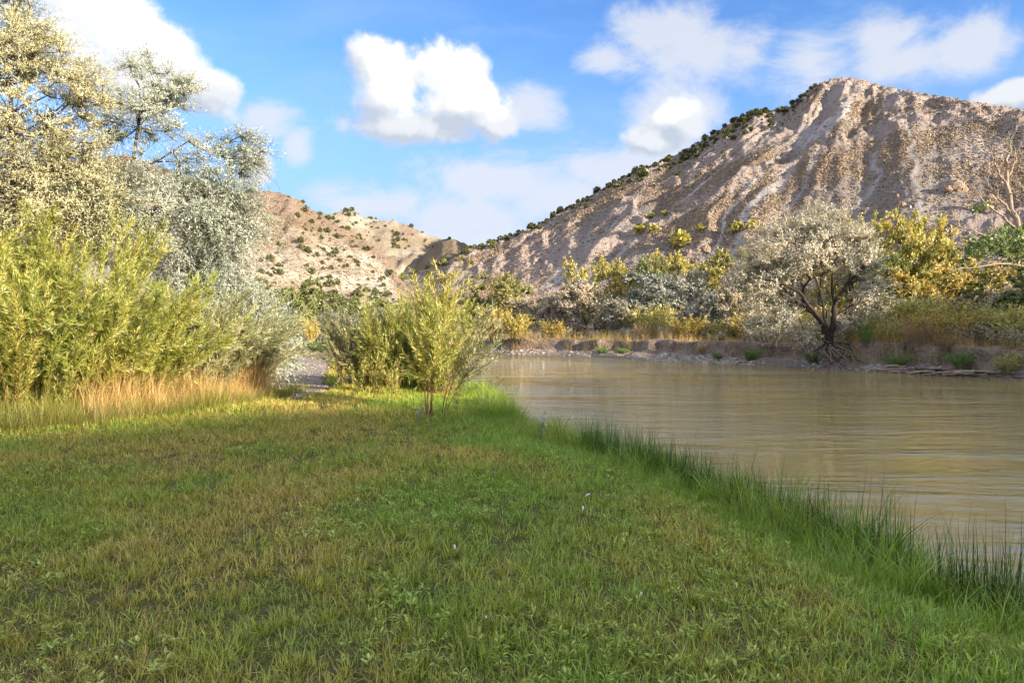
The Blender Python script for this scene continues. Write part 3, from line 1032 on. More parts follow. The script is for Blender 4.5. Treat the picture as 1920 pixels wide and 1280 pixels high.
def scatter(name, pts, scale, rotz, tilt, idx, tint, coll, label=None, cat=None, group=None, kind='stuff', zscale=None):
    n = len(pts)
    me_ = bpy.data.meshes.new(name)
    me_.vertices.add(n)
    me_.vertices.foreach_set("co", np.asarray(pts, np.float32).ravel())
    ta = rng.random(n) * 2 * PI
    rot = np.stack([np.cos(ta) * tilt, np.sin(ta) * tilt, rotz], 1)
    sc = np.stack([scale, scale, scale * (1 if zscale is None else zscale)], 1)
    for k, v_, ty in (('sc', sc, 'FLOAT_VECTOR'), ('rot', rot, 'FLOAT_VECTOR')):
        a_ = me_.attributes.new(k, ty, 'POINT'); a_.data.foreach_set('vector', v_.astype(np.float32).ravel())
    a_ = me_.attributes.new('tint', 'FLOAT', 'POINT'); a_.data.foreach_set('value', np.asarray(tint, np.float32))
    a_ = me_.attributes.new('pick', 'INT', 'POINT'); a_.data.foreach_set('value', np.asarray(idx, np.int32))
    me_.update()
    o = obj(name, me_)
    tag(o, label, cat, group, kind)
    ng = bpy.data.node_groups.new(name + '_scatter', 'GeometryNodeTree')
    ng.interface.new_socket(name='Geometry', in_out='INPUT', socket_type='NodeSocketGeometry')
    ng.interface.new_socket(name='Geometry', in_out='OUTPUT', socket_type='NodeSocketGeometry')
    nd = ng.nodes; lk = ng.links
    gi = nd.new('NodeGroupInput'); go = nd.new('NodeGroupOutput')
    ci = nd.new('GeometryNodeCollectionInfo'); ci.inputs['Collection'].default_value = coll
    ci.inputs['Separate Children'].default_value = True; ci.inputs['Reset Children'].default_value = True
    io = nd.new('GeometryNodeInstanceOnPoints'); io.inputs['Pick Instance'].default_value = True

    def attr(nm, ty):
        q = nd.new('GeometryNodeInputNamedAttribute'); q.data_type = ty; q.inputs['Name'].default_value = nm
        return q.outputs['Attribute']
    lk.new(gi.outputs[0], io.inputs['Points']); lk.new(ci.outputs[0], io.inputs['Instance'])
    lk.new(attr('pick', 'INT'), io.inputs['Instance Index'])
    e2r = nd.new('FunctionNodeEulerToRotation')
    lk.new(attr('rot', 'FLOAT_VECTOR'), e2r.inputs[0]); lk.new(e2r.outputs[0], io.inputs['Rotation'])
    lk.new(attr('sc', 'FLOAT_VECTOR'), io.inputs['Scale'])
    lk.new(io.outputs[0], go.inputs[0])
    md = o.modifiers.new('scatter', 'NODES'); md.node_group = ng
    return o


def tuft_mesh(name, n, h, rad, w, mat, lean=0.5, seed=0, curl=0.5, seg=3, hvar=0.5):
    r = np.random.default_rng(seed)
    a = r.random(n) * 2 * PI; q = rad * np.sqrt(r.random(n))
    base = np.stack([np.cos(a) * q, np.sin(a) * q, np.full(n, -0.01)], 1)
    b2 = a + r.normal(size=n) * 0.9
    d = np.stack([np.cos(b2), np.sin(b2), np.zeros(n)], 1)
    H = h * (1 - hvar + hvar * 1.4 * r.random(n)); Ln = lean * (0.2 + r.random(n))
    side = np.stack([-np.sin(b2 + r.normal(size=n) * .5), np.cos(b2), np.zeros(n)], 1); side = norm(side)
    rows = []
    for k in range(seg + 1):
        t = k / seg
        c_ = base + d * (H * Ln * (t ** (1 + curl)))[:, None] + np.array([0, 0, 1.0]) * (H * (t - 0.35 * Ln * t ** 2))[:, None]
        ww = w * (1 - t) ** 0.7 * (0.7 + 0.5 * r.random(n)) if k else w * np.ones(n) * 0.8
        if k < seg:
            rows.append(c_ + side * ww[:, None] * 0.5); rows.append(c_ - side * ww[:, None] * 0.5)
        else:
            rows.append(c_)
    V = np.stack(rows, 1)
    m_ = V.shape[1]
    off = (np.arange(n) * m_)[:, None]
    quads = []
    for k in range(seg - 1):
        quads.append(np.array([[2 * k, 2 * k + 1, 2 * k + 3, 2 * k + 2]]) + off)
    tri = np.array([[2 * seg - 2, 2 * seg - 1, 2 * seg]]) + off
    rn = np.repeat(r.random(n), m_)
    return mesh_np(name, V.reshape(-1, 3), [np.concatenate(quads), tri] if quads else [tri], mat, {'rnd': rn})


def weed_mesh(name, n, rad, L, W, mat, seed=0, lift=0.5):
    """a small leafy rosette"""
    r = np.random.default_rng(seed)
    a = r.random(n) * 2 * PI
    ax = norm(np.stack([np.cos(a), np.sin(a), lift * (0.4 + r.random(n))], 1))
    base = ax * rad * 0.3 * r.random(n)[:, None] + np.array([0, 0, 0.01]) + np.stack([np.zeros(n), np.zeros(n), r.random(n) * 0.04], 1)
    side = norm(np.cross(ax, np.array([[0, 0, 1.0]])) + r.normal(size=(n, 3)) * 0.2)
    LL = (L * (0.6 + 0.7 * r.random(n)))[:, None]; WW = (W * (0.7 + 0.6 * r.random(n)))[:, None]
    mid = base + ax * LL * 0.55
    tip = base + ax * LL; tip[:, 2] -= LL[:, 0] * 0.18
    V = np.stack([base, mid + side * WW / 2, tip, mid - side * WW / 2], 1).reshape(-1, 3)
    return mesh_np(name, V, np.arange(n * 4).reshape(n, 4), mat, {'rnd': np.repeat(r.random(n), 4)})

# ================================================================== placements
# ------------------------------------------------------------------ gravel path between the bushes
m, b = new_mat('gravel')
tc = b.node('ShaderNodeTexCoord')
vor = b.node('ShaderNodeTexVoronoi'); b.put(vor.inputs['Vector'], tc.outputs['Object']); vor.inputs['Scale'].default_value = 13.0
sp = b.node('ShaderNodeSeparateColor'); b.put(sp.inputs[0], vor.outputs['Color'])
n1 = b.noise(tc.outputs['Object'], 1.3, 4, 0.6)
c = b.mix(sp.outputs[0], (0.22, 0.18, 0.165), (0.46, 0.40, 0.37))
c = b.mix(b.smooth(n1, 0.5, 0.75), c, (0.20, 0.17, 0.12))
p = b.node('ShaderNodeBsdfDiffuse'); b.put(p.inputs[0], c)
bp = b.node('ShaderNodeBump'); bp.inputs['Distance'].default_value = 0.05
b.put(bp.inputs['Height'], b.math('SUBTRACT', 1.0, vor.outputs['Distance'])); b.l.new(bp.outputs[0], p.inputs['Normal'])
out(b, p.outputs[0])
M_GRAVEL = m
py = np.linspace(13.9, 48, 150); pt = np.linspace(0, 1, 26)
lx = np.interp(py, [13.9, 15, 17.8, 22.8, 30, 48], [-4.65, -5.1, -6.2, -8.4, -11.2, -19.5]) + (fbm(py * 0.9, py * 0, 3, 1) - .5) * 0.8
rx = np.interp(py, [13.9, 15, 17.8, 22.8, 30, 48], [-4.45, -4.25, -4.8, -6.0, -7.9, -13.5]) + (fbm(py * 0.9, py * 0 + 7, 3, 1) - .5) * 0.8
GPX = lx[:, None] + (rx - lx)[:, None] * pt[None]
GPY = np.repeat(py[:, None], 26, 1)
edge = np.minimum(pt, 1 - pt)[None]
GPZ = gz(GPX, GPY) + 0.03 * sstep(edge, 0, 0.10) * np.ones_like(GPX) - 0.01 + (fbm(GPX * 3, GPY * 3, 3, 2) - .5) * 0.02
tag(obj('gravel_path', mesh_np('gravel_path', np.stack([GPX.ravel(), GPY.ravel(), GPZ.ravel()], 1), grid_faces(150, 26), M_GRAVEL, None, True)), kind='structure')


def rock_mesh(name, r_, mat, seed, sub=1, amp=0.35, flat=0.7):
    import bmesh
    bm = bmesh.new()
    bmesh.ops.create_icosphere(bm, subdivisions=sub, radius=1.0)
    V = np.array([v_.co for v_ in bm.verts]); Fc = np.array([[v_.index for v_ in f.verts] for f in bm.faces])
    bm.free()
    q = V * 1.7 + seed * 3.1
    d = (ridged(q[:, 0] + q[:, 2] * 0.7, q[:, 1] + q[:, 2] * 0.5, 3, seed) - 0.5) * 2
    cell = np.round(V * 1.6 + seed) / 1.6 - seed
    V = V * (1 + d[:, None] * amp) * 0.75 + (cell - V) * 0.3
    V[:, 2] *= flat
    return mesh_np(name, V * r_, Fc, mat, {'rnd': np.full(len(V), 0.5)})


m, b = new_mat('stone')
a2 = b.node('ShaderNodeAttribute', attribute_name='tint'); a2.attribute_type = 'INSTANCER'
tc = b.node('ShaderNodeTexCoord')
c = b.ramp(a2.outputs['Fac'], [(0, (0.13, 0.10, 0.09)), (0.5, (0.30, 0.25, 0.23)), (1, (0.55, 0.50, 0.46))])
p = b.node('ShaderNodeBsdfDiffuse'); b.put(p.inputs[0], c)
out(b, p.outputs[0])
M_STONE = m
c_stone = src_collection('stone_source', [rock_mesh(f'stone{k}', 1.0, M_STONE, k + 1, 1, 0.3, 0.6) for k in range(4)])

# stones on the gravel toe of the bank and on the path
n = 5200
tt_ = rng.random(n) * (BT[-1] - 8) + 4
dd_ = -0.1 + rng.random(n) ** 1.2 * 1.35
keepm = fbm(tt_ * 0.3, dd_ * 0, 2, 77) > 0.33
P = np.array([bank_point(a_, c_) for a_, c_ in zip(tt_[keepm], dd_[keepm])])
scatter('bank_stones', P, 0.05 + 0.14 * rng.random(len(P)) ** 2.5, rng.random(len(P)) * 6, np.zeros(len(P)), rng.integers(0, 4, len(P)), rng.random(len(P)), c_stone,
        'grey stones strewn along the waterline of the far riverbank', 'stones')
n = 2600
yy = 14 + 20 * rng.random(n) ** 1.3
q = rng.random(n)
X_ = np.interp(yy, py, lx) * (1 - q) + np.interp(yy, py, rx) * q
P = np.stack([X_, yy, gz(X_, yy) + 0.02], 1)
scatter('path_stones', P, 0.012 + 0.03 * rng.random(n) ** 2, rng.random(n) * 6, np.zeros(n), rng.integers(0, 4, n), rng.random(n), c_stone,
        'loose grey gravel lying on the path between the bushes', 'gravel')

# ------------------------------------------------------------------ lawn
G_LAWN = grass_mat('lawn_blades', [(0.0, (0.710, 0.531, 0.218)), (0.25, (0.668, 0.531, 0.146)), (0.48, (0.460, 0.510, 0.082)), (0.72, (0.300, 0.454, 0.065)), (1.0, (0.369, 0.619, 0.082))])
G_TALL = grass_mat('bank_blades', [(0.0, (0.600, 0.445, 0.153)), (0.22, (0.408, 0.424, 0.081)), (0.55, (0.264, 0.403, 0.068)), (1.0, (0.480, 0.615, 0.126))], 0.42)
G_REED = grass_mat('reed_stems', [(0.0, (0.060, 0.110, 0.024)), (0.7, (0.080, 0.200, 0.030)), (1.0, (0.320, 0.260, 0.100))], 0.15)
G_DRY = grass_mat('dry_blades', [(0.0, (0.20, 0.24, 0.05)), (0.3, (0.40, 0.32, 0.10)), (0.65, (0.56, 0.40, 0.17)), (1.0, (0.62, 0.42, 0.21))], 0.3)
G_FOOT = grass_mat('foot_blades', [(0.0, (0.13, 0.17, 0.03)), (0.5, (0.30, 0.31, 0.07)), (1.0, (0.52, 0.40, 0.16))], 0.3)
G_WEED = grass_mat('weed_leaves', [(0.0, (0.353, 0.396, 0.071)), (0.5, (0.376, 0.481, 0.090)), (0.8, (0.530, 0.584, 0.161)), (1.0, (0.530, 0.584, 0.340))], 0.25)

lawn_src = [tuft_mesh(f't{k}', 20, 0.066 + 0.016 * (k % 3), 0.055, 0.0066, G_LAWN, 1.0, k, 0.6, 2, 0.75) for k in range(4)] + \
           [tuft_mesh(f't{k}', 14, 0.045, 0.07, 0.0058, G_LAWN, 2.0, k, 0.2, 2, 0.7) for k in range(4, 6)]
c_lawn = src_collection('lawn_source', lawn_src)


def lawn_candidates(y0, y1, dens):
    w0, w1 = 0.80 * y0 + 1.8, 0.80 * y1 + 1.8
    n_ = int(dens * (y1 - y0) * (w0 + w1))
    y = y0 + (y1 - y0) * rng.random(n_)
    x = (rng.random(n_) * 2 - 1) * w1
    k = (np.abs(x) < 0.80 * y + 1.8) & (near_d(x, y) < -0.02)
    return x[k], y[k]


LX, LY, LS = [], [], []
for y0, y1, dn, s in ((1.6, 4, 560, 0.95), (4, 7, 450, 1.0), (7, 11, 300, 1.1), (11, 16, 170, 1.3), (16, 27, 70, 1.9)):
    x, y = lawn_candidates(y0, y1, dn)
    LX.append(x); LY.append(y); LS.append(np.full(len(x), s))
LX = np.concatenate(LX); LY = np.concatenate(LY); LS = np.concatenate(LS)
# nothing grows on the path
onp = (LY > 13.7) & (LX > np.interp(LY, py, lx) - 0.05) & (LX < np.interp(LY, py, rx) + 0.05)
LX, LY, LS = LX[~onp], LY[~onp], LS[~onp]
d1 = near_d(LX, LY)
patch = fbm(LX * 0.55, LY * 0.55, 3, 101)
fine = fbm(LX * 2.3, LY * 2.3, 3, 55)
tint = 0.40 + (patch - 0.5) * 1.25 + (fine - 0.5) * 0.9 + 0.35 * sstep(d1, -2.6, -0.3) - 0.20 * sstep(-LX - (LY - 4) * 0.2, -0.5, 3.0) \
    + 0.28 * np.exp(-(((LX + 0.2) / 1.1) ** 2 + ((LY - 5.7) / 1.3) ** 2)) + (rng.random(len(LX)) - 0.5) * 0.35
bare = sstep(fbm(LX * 1.3, LY * 1.3, 3, 33), 0.60, 0.72)
keepm = rng.random(len(LX)) > bare * 0.30
LX, LY, LS, tint, d1 = LX[keepm], LY[keepm], LS[keepm], tint[keepm], d1[keepm]
sz = LS * (0.65 + 0.6 * rng.random(len(LX))) * (1 + 0.5 * sstep(d1, -0.9, -0.1)) * (0.75 + 0.6 * fbm(LX * 1.1, LY * 1.1, 2, 5))
scatter('lawn_grass', np.stack([LX, LY, gz(LX, LY)], 1), sz, rng.random(len(LX)) * 2 * PI, rng.random(len(LX)) * 0.3,
        np.where(rng.random(len(LX)) < 0.72, rng.integers(0, 4, len(LX)), rng.integers(4, 6, len(LX))), np.clip(tint, 0, 1), c_lawn,
        'short patchy green and brown grass of the lawn beside the river', 'grass')

# dry thatch lying in the lawn
n = 9000
y = 1.8 + 10 * rng.random(n) ** 1.2; x = (rng.random(n) * 2 - 1) * (0.8 * y + 1)
k = (near_d(x, y) < -0.5) & (fbm(x * 0.9, y * 0.9, 3, 205) > 0.44)
x, y = x[k], y[k]
c_thatch = src_collection('thatch_source', [tuft_mesh(f'h{k}', 9, 0.028, 0.08, 0.003, G_DRY, 3.2, 60 + k, 0.1, 2) for k in range(3)])
scatter('dry_thatch', np.stack([x, y, gz(x, y) + 0.012], 1), 0.7 + 0.7 * rng.random(len(x)), rng.random(len(x)) * 6.28, rng.random(len(x)) * .3,
        rng.integers(0, 3, len(x)), 0.35 + 0.5 * rng.random(len(x)), c_thatch, 'dry straw coloured thatch lying between the lawn blades', 'thatch')

# broad-leaved weeds in the lawn
n = 6800
y = 1.8 + 9.5 * rng.random(n) ** 1.15; x = (rng.random(n) * 2 - 1) * (0.8 * y + 1)
k = (near_d(x, y) < -0.15) & (fbm(x * 0.8 + 9, y * 0.8, 3, 405) + 0.12 * sstep(x, -1, 2) > 0.50)
x, y = x[k], y[k]
c_weed = src_collection('weed_source', [weed_mesh(f'w{k}', 9 + 2 * k, 0.035, 0.032, 0.011, G_WEED, k, 0.9) for k in range(3)] +
                        [weed_mesh(f'w{k}', 16, 0.045, 0.038, 0.008, G_WEED, k, 0.35) for k in range(3, 5)])
wt_ = np.clip(0.35 + (fbm(x * 0.5, y * 0.5, 2, 8) - .5) * 1.4 + 0.3 * (rng.random(len(x)) - .5), 0, 1)
scatter('lawn_weeds', np.stack([x, y, gz(x, y) + 0.012], 1), 0.7 + 0.6 * rng.random(len(x)), rng.random(len(x)) * 6.28, rng.random(len(x)) * .25,
        rng.integers(0, 5, len(x)), wt_, c_weed, 'small broad leaved weeds growing through the lawn', 'weeds')

# tall grass along the near water's edge
c_tall = src_collection('tall_source', [tuft_mesh(f'a{k}', 17, 0.30 + 0.05 * (k % 3), 0.09, 0.0082, G_TALL, 0.75, 20 + k, 1.1, 4, 0.8) for k in range(5)])


def edge_points(n_, y0, y1, dlo, dhi, pw=1.0):
    y = y0 + (y1 - y0) * rng.random(n_) ** pw
    x = np.interp(y, NEAR_Y, NEAR_X) + (dlo + (dhi - dlo) * rng.random(n_)) / 0.93
    return x, y


x, y = edge_points(5200, 2.0, 24, -1.0, 0.12, 1.15)
x = x + (fbm(y * 1.1, y * 0, 3, 71) - 0.5) * 0.7 * (x < np.interp(y, NEAR_Y, NEAR_X))
w_ = near_d(x, y)
gap = fbm(x * 2.1, y * 2.1, 3, 88) > 0.40
x, y, w_ = x[gap], y[gap], w_[gap]
s_ = (0.55 + 0.65 * rng.random(len(x))) * (0.35 + 0.85 * sstep(w_, -1.0, -0.2)) * (0.35 + 1.3 * fbm(x*1.6, y*1.6, 2, 3))
scatter('edge_grass', np.stack([x, y, gz(x, y)], 1), s_, rng.random(len(x)) * 6.28, rng.random(len(x)) * 0.25,
        rng.integers(0, 5, len(x)), np.clip(0.15 + fbm(x * .8, y * .8, 3, 6) * 0.75 + 0.3 * (rng.random(len(x)) - .4) + 0.35 * sstep(-w_, 0.35, 0.9), 0, 1), c_tall,
        'bright green tall grass fringing the near water edge', 'grass')
c_reed = src_collection('reed_source', [tuft_mesh(f'r{k}', 9, 0.62, 0.09, 0.0075, G_REED, 0.22, 40 + k, 1.2, 4) for k in range(4)])
x, y = edge_points(1500, 2.6, 9.2, -0.45, 0.16)
s_ = 0.5 + 0.65 * rng.random(len(x)) ** 1.5
scatter('reeds', np.stack([x, y, gz(x, y)], 1), s_, rng.random(len(x)) * 6.28, rng.random(len(x)) * 0.2, rng.integers(0, 4, len(x)),
        rng.random(len(x)), c_reed, 'thin dark reed stems standing at the near water edge', 'reeds')

# ------------------------------------------------------------------ dry tall grass under the left bushes and behind the path
c_dry = src_collection('dry_source', [tuft_mesh(f'd{k}', 13, 0.98, 0.16, 0.0075, G_DRY, 0.55, 70 + k, 1.3, 4, 0.75) for k in range(5)])
c_foot = src_collection('foot_source', [tuft_mesh(f'f{k}', 18, 0.6, 0.16, 0.008, G_FOOT, 0.8, 170 + k, 1.0, 4, 0.7) for k in range(5)])
n = 1250
t = rng.random(n)
bx = np.interp(t, [0, 0.3, 0.65, 1], [-6.3, -5.95, -5.35, -4.95]); by = np.interp(t, [0, 0.3, 0.65, 1], [10.3, 11.1, 12.5, 14.4])
dpt = rng.random(n) * 1.5
x = bx - dpt * 0.62 + rng.normal(size=n) * 0.1; y = by + dpt * 0.75 + rng.normal(size=n) * 0.1
scatter('dry_grass', np.stack([x, y, gz(x, y)], 1), (0.30 + 0.75 * rng.random(n)) * (0.5 + 0.6 * sstep(dpt, 0, 0.9)) * (0.55 + 0.9 * fbm(x * 1.4, y * 1.4, 2, 91)), rng.random(n) * 6.28, rng.random(n) * 0.3, rng.integers(0, 5, n),
        np.clip(0.25 + 0.6 * fbm(x * 1.2, y * 1.2, 3, 7) + 0.25 * rng.random(n) + 0.2 * sstep(t, 0.2, 0.5), 0, 1), c_dry,
        'tall tan and gold grass standing between the lawn and the left bushes', 'grass')
n = 2600
x = -10.5 + 5.9 * rng.random(n); y = np.interp(x, [-10.5, -8, -6.3, -5.6, -4.9], [9.2, 9.3, 10.0, 11.4, 13.9]) + rng.random(n) ** 1.5 * 1.6 + (fbm(x * 1.5, x * 0, 2, 4) - .5) * 0.9
scatter('bush_foot_grass', np.stack([x, y, gz(x, y)], 1), (0.2 + 0.55 * rng.random(n)) * (0.4 + 1.1 * fbm(x * 1.4, y * 1.4, 2, 92)), rng.random(n) * 6.28, rng.random(n) * 0.45, rng.integers(0, 5, n),
        np.clip(0.1 + 0.6 * fbm(x * 1.5, y * 1.5, 3, 17) + 0.3 * (rng.random(n) - .5), 0, 1), c_foot,
        'yellow green tangled grass along the foot of the left bushes', 'grass')
n = 1500
x = -22 + 17 * rng.random(n); y = 33 + 18 * rng.random(n)
k = x < np.interp(y, NEAR_Y, NEAR_X) - 0.5
k &= ~((x > np.interp(y, py, lx)) & (x < np.interp(y, py, rx)) & (y < 48))
x, y = x[k], y[k]
scatter('meadow_grass', np.stack([x, y, gz(x, y)], 1), 0.9 + 0.8 * rng.random(len(x)), rng.random(len(x)) * 6.28, rng.random(len(x)) * 0.3, rng.integers(0, 5, len(x)),
        np.clip(0.4 + 0.5 * rng.random(len(x)), 0, 1), c_dry, 'orange tan dry grass in the meadow beyond the gravel path', 'grass')

# dry and green grass along the top of the far bank
n = 6500
tt_ = 4 + (BT[-1] - 8) * rng.random(n); dd_ = 1.45 + 4.8 * rng.random(n) ** 1.5
P = np.array([bank_point(a_, c_) for a_, c_ in zip(tt_, dd_)])
k = fbm(P[:, 0] * 0.35, P[:, 1] * 0.35, 2, 99) > 0.36
P = P[k]
scatter('bank_top_grass', P, 0.30 + 0.75 * rng.random(len(P)) * fbm(P[:, 0] * .3, P[:, 1] * .3, 2, 44) * 1.5, rng.random(len(P)) * 6.28, rng.random(len(P)) * 0.3, rng.integers(0, 5, len(P)),
        np.clip(fbm(P[:, 0] * .25, P[:, 1] * .25, 2, 47) * 0.9 + 0.15, 0, 1), c_dry, 'pale dry grass along the top of the far riverbank', 'grass')

# ------------------------------------------------------------------ the near trees and bushes on the left
def gl(x, y):
    return (x, y, ground_at(x, y) - 0.03)


build_tree('olive_tree', gl(-9.6, 13.2), 'tall golden silver leaved tree rising past the top left corner', 'tree',
           [(0, 0, 5.8, 1.5, 1.5, 1.5), (-0.2, 0, 7.0, 1.0, 1.1, 1.1), (0.5, 0.2, 4.0, 1.6, 1.5, 1.3), (1.3, -.2, 5.9, 0.9, 0.5, 0.30), (1.9, -.2, 6.35, 0.45, 0.3, 0.22), (1.2, -0.1, 4.9, 0.6, 0.5, 0.35), (-1.3, 0, 4.6, 1.2, 1.4, 1.8)],
           520, [(0.05, 0, 0.8), (-0.1, 0.1, 1.7), (0.1, 0, 2.7), (0, 0, 3.8), (-0.05, 0, 5.0), (-0.1, 0, 6.2)], M_GOLDSILVER, M_BARK, 13, 21, 0.50, 0.070, 0.017, tri=True,
           droop=0.35, leafdrop=0.15, up=0.35, out_=0.6, seed=21)
build_tree('olive_tree', gl(-8.6, 15.6), 'large silver leaved tree with drooping sprays and open top', 'tree',
           [(0.25, 0, 6.5, 0.85, 0.8, 0.9), (0.15, 0, 7.5, 0.35, 0.4, 0.5), (0.9, 0, 6.9, 0.5, 0.5, 0.5), (-0.6, 0, 5.9, 0.5, 0.5, 0.35), (1.9, -.2, 5.2, 0.95, 0.8, 0.7), (2.6, -.3, 5.4, 0.4, 0.5, 0.55), (0.6, -0.2, 4.0, 1.9, 1.6, 1.35),
            (1.9, -0.3, 3.9, 1.3, 1.3, 1.1), (-1.4, 0, 4.3, 1.4, 1.4, 1.0), (1.6, -.2, 2.4, 1.3, 1.3, 1.1)],
           700, [(-0.3, 0, 0.9), (-0.45, 0, 1.8), (-0.4, 0, 2.9), (-0.3, 0, 4.0), (-0.1, 0, 5.0), (0.05, 0, 6.0), (0.1, 0, 6.9)], M_SILVER, M_BARK, 13, 22, 0.46, 0.070, 0.016, tri=True,
           droop=0.55, leafdrop=0.35, up=0.35, out_=0.55, seed=22, r0=0.0055, rmax=0.12)
build_tree('silver_shrub', gl(-6.35, 16.2), 'low silvery white shrub between the large tree and the path', 'shrub',
           [(0, 0, 1.35, 1.1, 1.0, 0.95), (0.55, 0, 0.9, 0.8, 0.8, 0.7), (-0.5, 0, 2.0, 0.9, 0.9, 0.7)],
           300, [(0, 0, 0.5)], M_SILVER, M_BARK, 12, 16, 0.42, 0.075, 0.019, tri=True, droop=0.15, up=0.5, seed=23, rmax=0.05)
WB = [(-8.9, 11.3, 60, 3.7, 0.35, 31, 'M'), (-7.7, 11.2, 58, 2.9, 0.55, 32, 'M'), (-6.9, 12.1, 55, 2.6, 0.7, 33, 'M'), (-8.3, 12.6, 50, 4.1, 0.4, 34, 'M'),
      (-6.5, 13.6, 50, 2.6, 0.75, 35, 'G'), (-9.6, 12.4, 44, 4.3, 0.2, 36, 'M'), (-6.35, 14.9, 42, 2.0, 0.5, 37, 'G')]
WL = ['yellow green willow bush second from the left edge', 'bright green willow bush low behind the tan grass', 'grey green willow bush arching right over the tall tan grass',
      'tall green willow bush rising in front of the silver tree', 'pale grey willow bush right of the green willows', 'tall willow bush cut by the left edge of the picture',
      'small pale willow bush at the right end of the tan grass']
for (x, y, ns, H, ln_, sd, kd), lb in zip(WB, WL):
    willow('willow_bush', gl(x, y), lb, 'bush', ns, H, (0.95, 0.8), M_WILLOW if kd == 'M' else M_GREYWILLOW, M_REDBARK, L=0.115, W=0.0125, lpm=115, side=12, lean=(ln_, -0.1),
           group='willow bushes on the left', seed=sd, basr=0.5, lowleaf=0.08, arch=0.6)
# fine stemmed grey shrubs by the path
willow('rabbitbrush', gl(-6.9, 18.2), 'grey green fine stemmed shrub left of the gravel path', 'shrub', 95, 1.9, (1.0, 0.7), M_GREYWILLOW, M_GREYBARK, L=0.07, W=0.012, lpm=60, side=5,
       lean=(0.1, 0), seed=41, basr=0.35, lowleaf=0.15, arch=0.1, stem_r=0.005)
willow('rabbitbrush', gl(-5.9, 15.9), 'low grey green shrub at the near left corner of the gravel path', 'shrub', 50, 0.9, (0.5, 0.4), M_GREYWILLOW, M_GREYBARK, L=0.045, W=0.008, lpm=30, side=2,
       lean=(0.05, 0), seed=42, basr=0.35, lowleaf=0.15, arch=0.1, stem_r=0.004)

# ------------------------------------------------------------------ willows in the middle
MB_ = [(-3.75, 16.6, 60, 2.0, (0.55, 0.4), (-0.15, 0), 51, 'G', 'brown green upright willow clump at the left end of the middle thicket'),
       (-3.0, 16.2, 60, 2.1, (0.5, 0.4), (0.05, 0), 52, 'M', 'upright willow clump second from left in the middle thicket'),
       (-2.3, 16.5, 60, 2.35, (0.5, 0.4), (0.1, 0), 53, 'M', 'tall yellow green willow clump at the centre of the middle thicket'),
       (-1.65, 15.6, 58, 2.2, (0.55, 0.45), (0.15, 0), 54, 'M', 'willow clump at the right end of the middle thicket by the water')]
for x, y, ns, H, sprd, ln_, sd, kd, lb in MB_:
    willow('willow_bush', gl(x, y), lb, 'bush', ns, H, sprd, M_GREYWILLOW if kd == 'G' else M_WILLOW, M_REDBARK, L=0.095, W=0.015, lpm=75, side=8, lean=ln_,
           group='willow clumps in the middle thicket', seed=sd, basr=0.5, lowleaf=0.0, arch=0.15)
willow('young_willow', gl(-1.4, 11.7), 'slender young willow with bare red stems arching right over the river', 'tree', 6, 2.75, (0.38, 0.3), M_WILLOW, M_REDBARK, L=0.11, W=0.014, lpm=95, side=30,
       lean=(0.14, 0.1), seed=61, basr=0.2, lowleaf=0.42, arch=0.35, stem_r=0.011, sidelen=0.62)
willow('young_willow', gl(-1.15, 11.9), 'low young willow whose branches droop right above the water', 'tree', 3, 1.9, (0.25, 0.25), M_GREYWILLOW, M_REDBARK, L=0.11, W=0.014, lpm=95, side=30,
       lean=(0.8, 0.1), seed=62, basr=0.2, lowleaf=0.66, arch=0.6, stem_r=0.010, sidelen=0.60)
WD = [(-2.55, 14.6, 0.95, 71, 'leafy bright green weed in front of the middle thicket, rightmost'), (-2.95, 14.9, 1.1, 72, 'leafy bright green weed in front of the middle thicket, middle'),
      (-3.3, 15.0, 0.9, 73, 'leafy bright green weed in front of the middle thicket, leftmost')]
for x, y, H, sd, lb in WD:
    willow('tall_weed', gl(x, y), lb, 'plant', 16, H, (0.25, 0.2), M_WILLOW, M_REDBARK, L=0.06, W=0.016, lpm=55, side=3, seed=sd, basr=0.2, lowleaf=0.05, arch=0.0, stem_r=0.004, sidelen=0.2,
           group='leafy weeds before the middle thicket')
for x, y, H, sd, lb in ((-0.55, 12.6, 0.38, 74, 'single pale flowering stalk at the grassy corner by the water'), (0.45, 9.9, 0.55, 75, 'thin leafy twig leaning out over the water'),
                        (-1.5, 10.9, 0.4, 76, 'pale thin weed at the foot of the young willow')):
    willow('weed_stalk', gl(x, y), lb, 'plant', 3, H, (0.10, 0.08), M_SILVER, M_GREYBARK, L=0.05, W=0.012, lpm=60, side=2, seed=sd, basr=0.05, lowleaf=0.1, arch=0.0, stem_r=0.003, sidelen=0.12)

